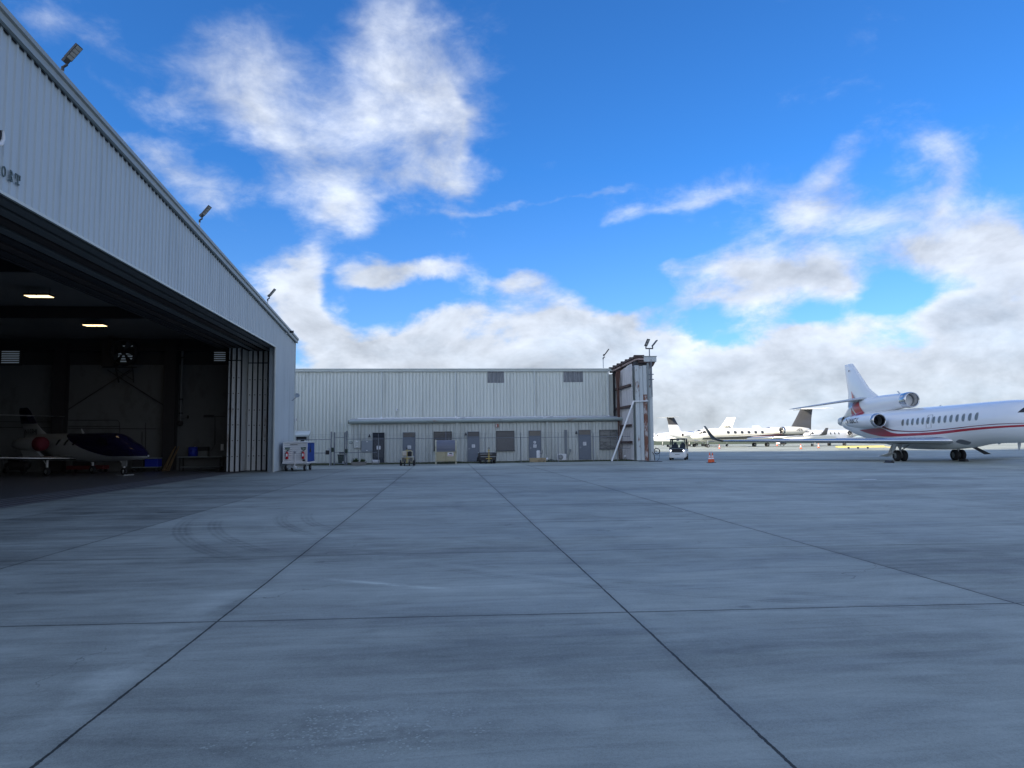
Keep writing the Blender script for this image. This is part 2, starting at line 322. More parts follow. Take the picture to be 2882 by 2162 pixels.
thick = N.new('ShaderNodeMapRange'); Lk.new(fd, thick.inputs[0]); thick.inputs['From Min'].default_value = .7; thick.inputs['From Max'].default_value = 1.5
# lower banks are thicker and greyer underneath
n5 = noise(4.6, 6, .6, (9, 4, 2), (1, 1, 2.6))
lowf = mth('SUBTRACT', 1.15, mth('MULTIPLY', mth('MAXIMUM', dz, 0.), 3.), clamp=True)
grey = mth('MULTIPLY', mth('MULTIPLY', thick.outputs[0], lowf), mth('SUBTRACT', mth('MULTIPLY', n5.outputs['Fac'], 3.6), 1.25), clamp=True)
lum = mth('SUBTRACT', mth('ADD', 1., relief), mth('MULTIPLY', grey, .40))
lum = mth('MAXIMUM', lum, .3)
glow = mth('POWER', mth('MAXIMUM', dot(tuple(sdir)), 0.), 3.)      # clouds near the sun are brighter
lum = mth('MULTIPLY', lum, mth('ADD', 1., mth('MULTIPLY', glow, 1.6)))
lum = mth('MULTIPLY', lum, mth('SUBTRACT', 1., mth('MULTIPLY', front, .05)))
cc = N.new('ShaderNodeMix'); cc.data_type = 'RGBA'; Lk.new(grey, cc.inputs['Factor']); cc.inputs['A'].default_value = (.90, .96, 1.06, 1); cc.inputs['B'].default_value = (.74, .90, 1.10, 1)
vm = N.new('ShaderNodeVectorMath'); vm.operation = 'SCALE'; Lk.new(cc.outputs['Result'], vm.inputs[0]); Lk.new(mth('MULTIPLY', lum, CLOUD), vm.inputs['Scale'])
tint = N.new('ShaderNodeMix'); tint.data_type = 'RGBA'; tint.blend_type = 'MULTIPLY'; tint.inputs['Factor'].default_value = 1; Lk.new(sky.outputs[0], tint.inputs['A'])
tm = N.new('ShaderNodeMix'); tm.data_type = 'RGBA'; sepd = N.new('ShaderNodeSeparateXYZ'); Lk.new(D, sepd.inputs[0]); er = N.new('ShaderNodeMapRange'); Lk.new(sepd.outputs[2], er.inputs[0]); er.inputs['From Min'].default_value = 0.; er.inputs['From Max'].default_value = .36
Lk.new(er.outputs[0], tm.inputs['Factor']); tm.inputs['A'].default_value = SKYLOW; tm.inputs['B'].default_value = SKYTINT; Lk.new(tm.outputs['Result'], tint.inputs['B'])
fin_ = N.new('ShaderNodeMix'); fin_.data_type = 'RGBA'; Lk.new(dens.outputs[0], fin_.inputs['Factor']); Lk.new(tint.outputs['Result'], fin_.inputs['A']); Lk.new(vm.outputs[0], fin_.inputs['B'])
Lk.new(fin_.outputs['Result'], bg.inputs['Color']); bg.inputs['Strength'].default_value = SKYS
# the cloud overhead (behind the camera) whose shadow lies over the near apron
def shadow_cloud():
    alt = 320.; cx, cy = 60., -78.; k = alt/math.tan(SUN_EL); ox, oy = sun_to[0]*k, sun_to[1]*k
    n = 96; vs = []; rng = random.Random(3)
    ph = [rng.random()*6.28 for _ in range(8)]
    def rad(t):
        e = 5.
        a_, b2 = 235., 152.
        r = (abs(math.cos(t)/a_)**e+abs(math.sin(t)/b2)**e)**(-1/e)
        return r+sum(1.1*math.sin((7+5*i)*t+ph[i])for i in range(6))
    prof = [(.9, -6), (1., 0), (.985, 9), (.9, 22), (.6, 40), (.25, 50)]
    for s_, h in prof:
        for i in range(n):
            t = 2*math.pi*i/n; r = rad(t)*s_; x_, y_ = r*math.cos(t), r*math.sin(t)
            vs.append((cx+ox+x_, cy+oy+y_-.12*x_, alt+h+(3*math.sin(x_/17)+3*math.cos(y_/13) if s_ < .99 else 0)))
    fs = [(j*n+i, j*n+(i+1) % n, (j+1)*n+(i+1) % n, (j+1)*n+i) for j in range(len(prof)-1) for i in range(n)]
    fs += [tuple(reversed(range(n))), tuple(range((len(prof)-1)*n, len(prof)*n))]
    m = bpy.data.materials.new('cloud_body'); m.use_nodes = True; nt = m.node_tree; nt.nodes.clear()
    out = nt.nodes.new('ShaderNodeOutputMaterial'); mx = nt.nodes.new('ShaderNodeMixShader'); df = nt.nodes.new('ShaderNodeBsdfDiffuse'); tr = nt.nodes.new('ShaderNodeBsdfTranslucent')
    df.inputs[0].default_value = (.9, .92, .95, 1); tr.inputs[0].default_value = (.95, .95, .95, 1); mx.inputs[0].default_value = .62
    n = nt.nodes.new('ShaderNodeTexNoise'); n.inputs['Scale'].default_value = 3.; mp = nt.nodes.new('ShaderNodeMapRange'); nt.links.new(n.outputs['Fac'], mp.inputs[0]); mp.inputs['To Min'].default_value = .5; mp.inputs['To Max'].default_value = .75; nt.links.new(mp.outputs[0], mx.inputs[0])
    nt.links.new(df.outputs[0], mx.inputs[1]); nt.links.new(tr.outputs[0], mx.inputs[2]); nt.links.new(mx.outputs[0], out.inputs[0])
    o = MB().add(vs, fs, 0, True).build('cloud', m); tag(o, kind='structure')
shadow_cloud()
# ================================================================ GROUND
def ground_material():
    m = bpy.data.materials.new('apron_concrete'); m.use_nodes = True; nt = m.node_tree; N = nt.nodes; Lk = nt.links; b = N['Principled BSDF']
    def mt(op, a, b=None, c=None, clamp=False): return math_(op, a, b, c, clamp, nt)
    tc = N.new('ShaderNodeTexCoord'); P = tc.outputs['Object']; sp = N.new('ShaderNodeSeparateXYZ'); Lk.new(P, sp.inputs[0]); x, y = sp.outputs[0], sp.outputs[1]
    def ns(scale, detail=5, rough=.6, st=(1, 1, 1), rot=0., off=(0, 0, 0), dist=0.):
        mp = N.new('ShaderNodeMapping'); mp.inputs['Scale'].default_value = st; mp.inputs['Rotation'].default_value = (0, 0, rot); mp.inputs['Location'].default_value = off; Lk.new(P, mp.inputs[0])
        n = N.new('ShaderNodeTexNoise'); n.inputs['Scale'].default_value = scale; n.inputs['Detail'].default_value = detail; n.inputs['Roughness'].default_value = rough; n.inputs['Distortion'].default_value = dist; Lk.new(mp.outputs[0], n.inputs['Vector']); return n.outputs['Fac']
    def mr(v, a, b_, lo=0., hi=1., smooth=True):
        n = N.new('ShaderNodeMapRange'); n.interpolation_type = 'SMOOTHSTEP' if smooth else 'LINEAR'; Lk.new(v, n.inputs[0])
        for k, q in zip(('From Min', 'From Max', 'To Min', 'To Max'), (a, b_, lo, hi)): n.inputs[k].default_value = q
        return n.outputs[0]
    def gauss(v, c, s): return mt('EXPONENT', mt('MULTIPLY', mt('POWER', mt('MULTIPLY', mt('SUBTRACT', v, c), 1/s), 2.), -1.))
    wob = mt('ADD', mt('MULTIPLY', mt('SUBTRACT', ns(.8, 3, .6), .5), .03), mt('MULTIPLY', mt('SUBTRACT', ns(14, 4, .8), .5), .022))
    uu = mt('ADD', x, wob); vv = mt('ADD', mt('ADD', y, mt('MULTIPLY', x, .043)), wob)
    ku = mt('MULTIPLY', mt('ADD', uu, 2.12), 1/3.87); kv = mt('MULTIPLY', mt('SUBTRACT', vv, 6.93), 1/3.86)
    def ld(k, sp_): # distance to the nearest joint in metres
        fr = mt('FRACT', mt('ADD', k, 200.5)); return mt('MULTIPLY', mt('ABSOLUTE', mt('SUBTRACT', fr, .5)), sp_)
    du, dv = ld(ku, 3.87), ld(kv, 3.86)
    # slab tone
    cmb = N.new('ShaderNodeCombineXYZ'); Lk.new(mt('FLOOR', ku), cmb.inputs[0]); Lk.new(mt('FLOOR', kv), cmb.inputs[1])
    wn = N.new('ShaderNodeTexWhiteNoise'); wn.noise_dimensions = '2D'; Lk.new(cmb.outputs[0], wn.inputs['Vector'])
    tone = mt('MULTIPLY', mt('SUBTRACT', wn.outputs['Value'], .5), .24)
    tone = mt('ADD', tone, mt('MULTIPLY', mt('SUBTRACT', ns(.75, 6, .68, off=(11, 3, 0), dist=.6), .5), .8))
    tone = mt('ADD', tone, mt('MULTIPLY', mt('SUBTRACT', ns(4.5, 5, .7, (.6, 1, 1), off=(2, 8, 0)), .5), .34))
    tone = mt('ADD', tone, mt('MULTIPLY', mt('SUBTRACT', ns(.16, 4, .55), .5), .55))
    st = ns(1., 7, .62, (.22, 1.1, 1), -.22, dist=.9); st2 = ns(1., 6, .6, (.7, 5., 1), .10, (4, 2, 0), .9); st3 = ns(1., 5, .6, (.055, .42, 1), -.05, (7, 1, 0), .3)
    tone = mt('ADD', tone, mt('MULTIPLY', mt('SUBTRACT', st, .5), 1.0)); tone = mt('ADD', tone, mt('MULTIPLY', mt('SUBTRACT', st2, .5), .8)); tone = mt('ADD', tone, mt('MULTIPLY', mt('SUBTRACT', st3, .5), .85))
    tone = mt('ADD', tone, mt('MULTIPLY', mt('SUBTRACT', ns(38, 4, .75), .5), .7))
    tone = mt('ADD', tone, mt('MULTIPLY', mt('SUBTRACT', ns(120, 2, .7), .5), .8))
    # fine polished sweep lines
    # left strip by the hangar carries more grime
    tone = mt('SUBTRACT', tone, mt('MULTIPLY', mr(x, -5.9, -6.15), .14))
    damp = mt('MULTIPLY', mr(ns(.16, 6, .65, (.5, 1.6, 1), off=(1, 12, 0), dist=.5), .52, .62), mr(x, 4., -6., .35, 1.))
    tone = mt('SUBTRACT', tone, mt('MULTIPLY', damp, .2))
    # light efflorescence along the dark joint, wet-looking pale scrape
    e1 = mt('MULTIPLY', gauss(uu, -2.38, .26), mr(ns(.9, 5, .6, off=(3, 1, 0)), .42, .66)); e1 = mt('MULTIPLY', e1, mr(y, 12, 6))
    e2 = mt('MULTIPLY', gauss(vv, 6.82, .12), mr(ns(.8, 5, .6, off=(8, 3, 0)), .45, .7))
    e3 = mt('MULTIPLY', mt('MULTIPLY', gauss(mt('ADD', y, mt('MULTIPLY', x, .55)), 8.2, .07), gauss(x, -.65, .55)), mr(ns(2.2, 6, .7, off=(1, 7, 0)), .35, .6))
    eff = mt('ADD', mt('ADD', mt('MULTIPLY', e1, .55), mt('MULTIPLY', e2, .25)), mt('MULTIPLY', e3, .9))
    # worn patch with exposed stones
    vo = N.new('ShaderNodeTexVoronoi'); vo.inputs['Scale'].default_value = 30; Lk.new(P, vo.inputs['Vector'])
    worn = mt('MULTIPLY', mt('MULTIPLY', gauss(x, -.55, .8), gauss(y, 4.35, .38)), mr(ns(2.6, 5, .7, off=(2, 5, 0)), .38, .6))
    stones = mt('MULTIPLY', mr(vo.outputs['Distance'], .32, .18), mt('GREATER_THAN', mt('ADD', worn, mt('MULTIPLY', ns(9, 3), .25)), .42))
    vo2 = N.new('ShaderNodeTexVoronoi'); vo2.inputs['Scale'].default_value = 26; Lk.new(P, vo2.inputs['Vector'])
    pits = mt('MULTIPLY', mr(vo2.outputs['Distance'], .13, .06), mr(ns(1.4, 4, off=(5, 5, 0)), .5, .68))
    # tyre sweeps: arcs of twin treads
    def arc(cx, cy, r, wd, a0, a1, s=1.):
        ax, ay = mt('SUBTRACT', x, cx), mt('SUBTRACT', y, cy)
        rr = mt('SQRT', mt('ADD', mt('MULTIPLY', ax, ax), mt('MULTIPLY', ay, ay))); an = mt('ARCTAN2', ay, ax)
        t = mr(mt('ABSOLUTE', mt('SUBTRACT', rr, r)), wd, wd*.6); tr = mt('MULTIPLY', mt('SINE', mt('MULTIPLY', rr, 60.)), .3)
        msk = mt('MULTIPLY', mr(an, a0, a0+.35), mr(an, a1, a1-.35))
        return mt('MULTIPLY', mt('MULTIPLY', t, mt('ADD', .75, tr)), mt('MULTIPLY', msk, s))
    arcs = None
    for a_ in ARCS:
        q = arc(*a_); arcs = q if arcs is None else mt('MAXIMUM', arcs, q)
    arcs = mt('MULTIPLY', arcs, mr(ns(1.5, 4, .7), .3, .55))
    # oil drips and hairline cracks
    vo3 = N.new('ShaderNodeTexVoronoi'); vo3.inputs['Scale'].default_value = .9; Lk.new(P, vo3.inputs['Vector']); drip = mt('MULTIPLY', mr(mt('ADD', vo3.outputs['Distance'], mt('MULTIPLY', mt('SUBTRACT', ns(14, 4, .7), .5), .12)), .09, .03), mr(ns(.22, 3, off=(3, 3, 0)), .5, .58))
    vo4 = N.new('ShaderNodeTexVoronoi'); vo4.feature = 'DISTANCE_TO_EDGE'; vo4.inputs['Scale'].default_value = .32; mpc = N.new('ShaderNodeVectorMath'); mpc.operation = 'ADD'; Lk.new(P, mpc.inputs[0]); nzc = N.new('ShaderNodeTexNoise'); nzc.inputs['Scale'].default_value = 1.6; nzc.inputs['Detail'].default_value = 6; Lk.new(P, nzc.inputs['Vector']); Lk.new(nzc.outputs['Color'], mpc.inputs[1]); Lk.new(mpc.outputs[0], vo4.inputs['Vector'])
    crack = mt('MULTIPLY', mt('LESS_THAN', vo4.outputs['Distance'], .0022), mr(ns(.3, 3, off=(7, 2, 0)), .56, .62))
    # joints
    jn = ns(3.5, 5, .7, off=(9, 9, 0)); dark_zone = mr(x, 9., 7.5)
    wu = mt('ADD', .003, mt('MULTIPLY', jn, .015)); ju = mt('LESS_THAN', du, wu)
    wv = mt('ADD', mr(y, 9., 8., .002, .009), mt('MULTIPLY', ns(5, 4, .7, off=(4, 9, 0)), .012)); jv = mt('LESS_THAN', dv, wv)
    lt = mt('MULTIPLY', mt('SUBTRACT', 1., dark_zone), mt('MAXIMUM', mr(du, .09, .03), mr(dv, .09, .03)))
    jd = mt('MULTIPLY', mt('MULTIPLY', mt('MAXIMUM', ju, mt('MULTIPLY', jv, .8)), mt('ADD', mt('MULTIPLY', dark_zone, .75), .22)), mr(x, -8., -7.))
    soft = mt('MULTIPLY', mt('MAXIMUM', mr(du, .16, .0), mr(dv, .10, .0)), .10)
    val = mt('ADD', 1., tone); val = mt('ADD', val, eff); val = mt('ADD', val, mt('MULTIPLY', lt, .13)); val = mt('SUBTRACT', val, soft)
    val = mt('SUBTRACT', val, mt('MULTIPLY', drip, .28)); val = mt('SUBTRACT', val, mt('MULTIPLY', crack, .4)); val = mt('SUBTRACT', val, mt('MULTIPLY', worn, .3)); val = mt('ADD', val, mt('MULTIPLY', stones, .45)); val = mt('SUBTRACT', val, mt('MULTIPLY', pits, .25)); val = mt('SUBTRACT', val, mt('MULTIPLY', arcs, .3))
    val = mt('MAXIMUM', val, .2); val = mt('MULTIPLY', val, mt('SUBTRACT', 1., mt('MULTIPLY', jd, .92)))
    cm = N.new('ShaderNodeMix'); cm.data_type = 'RGBA'; Lk.new(ns(.35, 4, .6, (.4, 1, 1), off=(6, 6, 0)), cm.inputs['Factor']); cm.inputs['A'].default_value = (*GC1, 1); cm.inputs['B'].default_value = (*GC2, 1)
    vs_ = N.new('ShaderNodeVectorMath'); vs_.operation = 'SCALE'; Lk.new(cm.outputs['Result'], vs_.inputs[0]); Lk.new(val, vs_.inputs['Scale']); Lk.new(vs_.outputs[0], b.inputs['Base Color'])
    Lk.new(mr(st, .3, .7, .58, .8), b.inputs['Roughness']); b.inputs['Specular IOR Level'].default_value = .35
    bp = N.new('ShaderNodeBump'); bp.inputs['Strength'].default_value = .35; bp.inputs['Distance'].default_value = .006
    Lk.new(mt('SUBTRACT', ns(90, 4, .7), mt('MULTIPLY', mt('MAXIMUM', ju, jv), 3.)), bp.inputs['Height']); Lk.new(bp.outputs[0], b.inputs['Normal'])
    return m
def sheet(name, x0, x1, y0, y1, z, m_):
    o = MB().add([(x0, y0, z), (x1, y0, z), (x1, y1, z), (x0, y1, z)], [(0, 1, 2, 3)]).build(name, m_); return tag(o, kind='structure')
sheet('ground', -6000, 6000, -3000, 9000, -.012, 'grass')
sheet('apron', -400, 600, -300, 214, 0, ground_material())
XW = -9.93      # plane of the near hangar's front wall
YH = 48.3      # its end wall
trackm = mat('worn_asphalt_strip', (.15, .15, .155), .7, 0, .2, .8, stain=(.10, .10, .10), sscale=.8, samt=.4, stretch=(1, .3, 1))
sheet('door_track_pavement', XW-3.9, XW-1.9, -33, YH-.6, .004, trackm)
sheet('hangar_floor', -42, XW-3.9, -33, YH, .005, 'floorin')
for k in range(4):
    x_ = XW-2.25-k*.42
    tag(MB().box(x_-.03, x_+.03, -33, YH-.65, .005, .014).build('door_track', 'dark'), kind='structure')
gy = 56.2
def grass_strip():
    o = MB()
    xs = np.linspace(-11.5, 16.6, 60); f0 = [54.35+.035*(x-(-11))+.10*math.sin(x*1.7)+.06*math.sin(x*5.1) for x in xs]
    vs = [(x, a, .006) for x, a in zip(xs, f0)]+[(x, 60.5, .03) for x in xs]; n = len(xs)
    o.add(vs, [(i, i+1, n+i+1, n+i) for i in range(n-1)]); tag(o.build('grass_verge', mat('verge_soil_and_turf', (.055, .07, .03), .95, 0, .4, 2.5, stain=(.10, .085, .05), sscale=1.5, samt=.4)), kind='structure')
    g = MB(); rng = random.Random(5)
    for i in range(9000):
        x = rng.uniform(-11.4, 16.5); y0 = 54.4+.035*(x+11); y = y0+abs(rng.gauss(0, 1))*1.1 if rng.random() < .5 else rng.uniform(y0, 57.9)
        if y > 57.9 and x > -7.5: continue
        h = rng.uniform(.03, .09)*(1.6 if math.sin(x*2.3)+math.sin(x*.9+1) > .8 else 1); a = rng.uniform(0, 3.14); w_ = rng.uniform(.015, .04); lx, ly = rng.uniform(-.04, .04), rng.uniform(-.04, .04)
        g.add([(x-w_*math.cos(a), y-w_*math.sin(a), 0), (x+w_*math.cos(a), y+w_*math.sin(a), 0), (x+lx, y+ly, h)], [(0, 1, 2)])
    tag(g.build('grass', 'grass'), 'short green grass along the foot of the metal building', 'grass', kind='stuff')
grass_strip()
white_mark = mat('worn_white_marking', (.7, .7, .68), .7, 0, .15, 6)
for (a, b_, y_) in ((1969, 1984, 1299.5), (2425, 2470, 1350.5)):
    p, q = G(a, y_), G(b_, y_); tag(MB().add([(p[0], p[1]-.12, .004), (q[0], p[1]-.12, .004), (q[0]+.1, p[1]+.12, .004), (p[0]+.05, p[1]+.12, .004)], [(0, 1, 2, 3)]).build('painted_mark', white_mark), kind='structure')
# ================================================================ NEAR HANGAR (left)
YR = 8.                                   # ridge
def ztop(y): return 8.66+(YH-y)*.0851 if y >= YR else 8.66+(YH-YR)*.0851-(YR-y)*.0851
YS = -32.3; ZH = 7.38; YJ = 42.8
hg = empty('hangar', (XW, YH, 0), 0, 'large pale blue-grey metal hangar on the left with its wide door opening rolled back', 'hangar')
W = lambda mb, n, m_, p=None, **k: mb.build(n, m_, p or hg, world=True, **k)
mb = corr(0, YH-YS, .305, .032, lambda a: ZH if YH-a < YJ else 0., lambda a: ztop(YH-a)-.12, lambda a, d, z: (XW+d, YH-a, z), rib=.07, rampw=.03, nz=1)
# split the jump at the jamb cleanly: header part and jamb part
mb = MB()
corr(0, YH-YJ, .31, .032, lambda a: 0.02, lambda a: ztop(YH-a)-.12, lambda a, d, z: (XW+d, YH-a, z), rib=.07, mb=mb)
corr(YH-YJ, YH-YS, .305, .032, lambda a: ZH, lambda a: ztop(YH-a)-.12, lambda a, d, z: (XW+d, YH-a, z), rib=.07, mb=mb)
front = W(mb, 'front_wall', 'fascia')
mb = MB()   # trims: corner, jamb, header edge
mb.box(XW-.02, XW+.05, YJ-.12, YJ, 0, ZH, 0); mb.box(XW-.1, XW+.05, YH-.02, YH+.04, 0, 8.5, 0); mb.box(XW-.02, XW+.055, YS, YJ-.12, ZH-.07, ZH, 0)
W(mb, 'wall_trim', 'trim', front)
mb = MB()
for (a, b_) in ((YH+.15, YR), (YR, YS-.15)):   # rake trim
    mb.add([(XW+x_, y_, ztop(y_)+dz) for y_ in (a, b_) for x_, dz in ((-.3, .02), (.22, .02), (.22, -.10), (.16, -.13), (.16, -.30), (.06, -.30), (.06, -.12), (-.3, -.12))],
           [(i, (i+1) % 8, 8+(i+1) % 8, 8+i) for i in range(8)]+[tuple(range(8)), tuple(reversed(range(8, 16)))])
fixn(W(mb, 'rake_trim', mat('rake_trim_paint', (.30, .33, .32), .45, 0, .1, 2)))
mb = MB()
pl = [YH-.01, YR, YS+.2]
mb.add([(XW+.02, y, ztop(y)+dz) for y in pl for dz in (-.30, -.345)], [(0, 1, 3, 2), (2, 3, 5, 4)])
W(mb, 'trim_shadow_strip', 'black')  # black strip standing in for the dashed shadow under the rake trim
mb = MB()
for a, b_ in ((YH, YR), (YR, YS)):
    mb.add([(x_, y_, ztop(y_)+dz) for x_ in (-42.3, XW-.02) for y_ in (a, b_) for dz in (-.1, 0)], [(0, 1, 3, 2), (4, 6, 7, 5), (0, 4, 5, 1), (2, 3, 7, 6), (0, 2, 6, 4), (1, 5, 7, 3)])
W(mb, 'roof', mat('hangar_roof_steel', (.30, .30, .29), .6, 0, .15, .6))
mb = MB().box(-42.2, XW-.12, YH-.18, YH, 0, 8.62); W(mb, 'end_wall', 'fascia')
for nm, y0_, y1_ in (('inner_block_wall', 0, 6.85),):
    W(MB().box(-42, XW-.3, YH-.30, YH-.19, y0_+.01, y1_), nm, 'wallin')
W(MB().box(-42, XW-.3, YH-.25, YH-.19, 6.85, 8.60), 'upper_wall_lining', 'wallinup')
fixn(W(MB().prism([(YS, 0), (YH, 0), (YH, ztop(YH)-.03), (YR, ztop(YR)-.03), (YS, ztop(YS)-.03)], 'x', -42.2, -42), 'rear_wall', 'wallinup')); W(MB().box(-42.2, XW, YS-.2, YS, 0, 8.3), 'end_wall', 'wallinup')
# block courses: faint horizontal joints as thin ledges
mb = MB()
for z in (1.2, 3.35, 4.6): mb.box(-41.9, XW-.4, YH-.325, YH-.301, z, z+.06)
W(mb, 'wall_ledge', 'wallin')
for xc in (-31.2, -24.35, -17.6, -11.9, -38.):
    mb = MB(); mb.box(xc-.37, xc+.37, YH-.85, YH-.80, 0, 8.2); mb.box(xc-.37, xc+.37, YH-.36, YH-.33, 0, 8.2); mb.box(xc-.02, xc+.02, YH-.80, YH-.36, 0, 8.2); W(mb, 'column', 'dark')
for k, yc in enumerate((40.4, 32.5, 24.6, 16.7, 8.8, 0.9)):      # rafters
    z = ztop(yc)-.12; mb = MB(); mb.box(-41.9, XW-4., yc-.12, yc+.12, z-.62, z); W(mb, 'rafter', 'dark')
mb = MB()
for y_ in np.arange(-30, 48, 1.55):
    for x_ in (): pass
mb.box(-41.9, XW-.3, YH-.75, YH-.32, 7.72, 7.98); W(mb, 'eave_beam', 'dark')
for x0, z0, x1, z1 in ((-24., 3.9, -20.2, 6.5), (-17.9, 4.1, -21.6, 6.5)):
    W(MB().tube([(x0, YH-.5, z0), (x1, YH-.5, z1)], .03, 6), 'brace_rod', 'dark')
# soffit with door tracks
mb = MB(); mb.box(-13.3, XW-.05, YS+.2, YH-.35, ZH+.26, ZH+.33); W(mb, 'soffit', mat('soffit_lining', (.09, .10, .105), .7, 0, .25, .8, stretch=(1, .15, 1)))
for k in range(7):
    x_ = XW-.38-k*.46
    W(MB().box(x_-.04, x_+.04, YS+.2, YH-.4, ZH+.03, ZH+.255).box(x_-.15, x_+.15, YS+.2, YH-.4, ZH-.02, ZH+.028), 'door_track', 'rail' if k in (0, 1, 3) else 'railbrown' if k in (2, 5) else 'dark')
W(MB().box(-13.45, -13.31, YS+.2, YH-.4, ZH-.02, ZH+.9), 'inner_header_beam', 'dark')
# louvred vents
for (a, b_, c, d) in ((5, 980, 57, 1023), (345, 970, 375, 1020), (603, 978, 636, 1017)):
    p, q = PY(a, d, YH-.4), PY(c, b_, YH-.4)
    if a == 345: p[0] -= .5
    mb = MB(); mb.box(p[0]-.12, q[0]+.12, YH-.42, YH-.33, p[2]-.12, q[2]+.12); fr = W(mb, 'louvre_frame', 'dark')
    mb = MB(); n = 7; h = (q[2]-p[2])/n
    for i in range(n): mb.add([(p[0], YH-.50, p[2]+i*h+.01), (q[0], YH-.50, p[2]+i*h+.01), (q[0], YH-.43, p[2]+(i+.62)*h), (p[0], YH-.43, p[2]+(i+.62)*h)], [(0, 1, 2, 3)])
    mlv = emis('daylight_louvre', (.55, .68, .8), .035*1); W(mb, 'louvre', mlv, fr)
# sliding door leaves, parked at the far jamb
YL0 = 43.4
def leaf(px0, px1, y0, m_='leaf', name='door_leaf'):
    a, b_ = PY(px0, 1200, y0)[0], PY(px1, 1200, y0)[0]
    mb = MB(); mb.box(a, b_, y0, YH-.6, .05, 6.62); mb.box(a+.01, b_-.01, y0+.02, YH-.6, 6.62, ZH-.03)
    o = W(mb, name, m_)
    mb = MB(); g = .016
    mb.box(b_, b_+.05, y0-.03, y0+.12, .04, ZH-.04); mb.box(a, b_, y0-.005, y0+.02, 6.58, 6.64)
    W(mb, 'edge_seal', 'gasket', o)
    for z in np.arange(.9, 6.4, .93): W(MB().box(a+(b_-a)*.35, a+(b_-a)*.6, y0-.03, y0, z, z+.05), 'guide_bracket', 'rustdk', o)
    return o
for a, b_ in ((640, 645), (650, 660.5)): leaf(a, b_, YL0)
leaf(665, 675, YL0)
for a, b_ in ((696, 706.5), (710, 721), (725, 735.5), (740, 750)): leaf(a, b_, YL0+1.35)
mb = MB(); p = PY(755, 1200, YL0-.3)[0]
mb.box(p, XW-.1, YL0-.3, YL0+.2, 0, ZH-.02)
for i in range(3): x_ = p+.05+i*.13; mb.box(x_, x_+.045, YL0-.34, YL0-.3, 0, ZH-.03)
W(mb, 'jamb_panel', 'fascia')
# sign letters
def serif(s, px0, py0, px1, py1, depth=.02):
    a = PX(px0, py1, XW+.04); b_ = PX(px1, py0, XW+.04)
    vs, fs = text_geo(s, 1., .0); xs = [v[0] for v in vs]; ys = [v[1] for v in vs]
    sx = (b_[1]-a[1])/(max(xs)-min(xs)); sz = .52/(max(ys)-min(ys)) if False else (b_[2]-a[2])/(max(ys)-min(ys))
    mb = MB(); n = len(vs)
    V0 = [(XW+.04, a[1]+(x-min(xs))*sx, a[2]+(y-min(ys))*sz) for x, y in vs]; V1 = [(XW+.04+depth, y, z) for _, y, z in V0]
    mb.add(V1, fs); mb.add(V0, fs)
    ed = {}
    for f_ in fs:
        for i in range(len(f_)):
            e = (f_[i], f_[(i+1) % len(f_)]); ed[tuple(sorted(e))] = ed.get(tuple(sorted(e)), 0)+1
    for (i, j), c in ed.items():
        if c == 1: mb.add([V0[i], V0[j], V1[j], V1[i]], [(0, 1, 2, 3)])
    return mb, a, b_
letmat = mat('weathered_green_letter', (.10, .14, .14), .6, 0, .2, 6)
for s, bx in (('O', (3, 471, 16, 495)), ('R', (26, 483, 36, 508)), ('T', (42, 495, 55, 516))):
    mb, a, b_ = serif(s, *bx)
    if s == 'T':
        mb.box(XW+.04, XW+.06, (a[1]+b_[1])/2-.07, (a[1]+b_[1])/2+.07, a[2]-.002, a[2]+.03)
        for y_ in (a[1], b_[1]): mb.box(XW+.04, XW+.06, y_-.015, y_+.015, b_[2]-.12, b_[2]+.0)
    if s == 'R':
        mb.box(XW+.04, XW+.06, a[1]-.03, a[1]+.08, a[2]-.003, a[2]+.03)
    W(mb, 'sign_letter', letmat)
c0 = PX(-16, 372, XW+.1)                         # end stroke of a large raised letter cut by the picture edge
pts = [(XW+.10, c0[1]+.24*math.cos(t), c0[2]+.26*math.sin(t)) for t in np.linspace(-2.9, .55, 14)]
mb = MB(); mb.tube(pts, [.03+.035*math.sin(i/13*3.14) for i in range(14)], 6); W(mb, 'sign_letter', mat('black_letter_side', (.02, .022, .025), .5))
pts = [(x+.05, y, z) for x, y, z in pts]; mb = MB(); mb.tube(pts, [.022+.03*math.sin(i/13*3.14) for i in range(14)], 6); W(mb, 'letter_face', 'white')
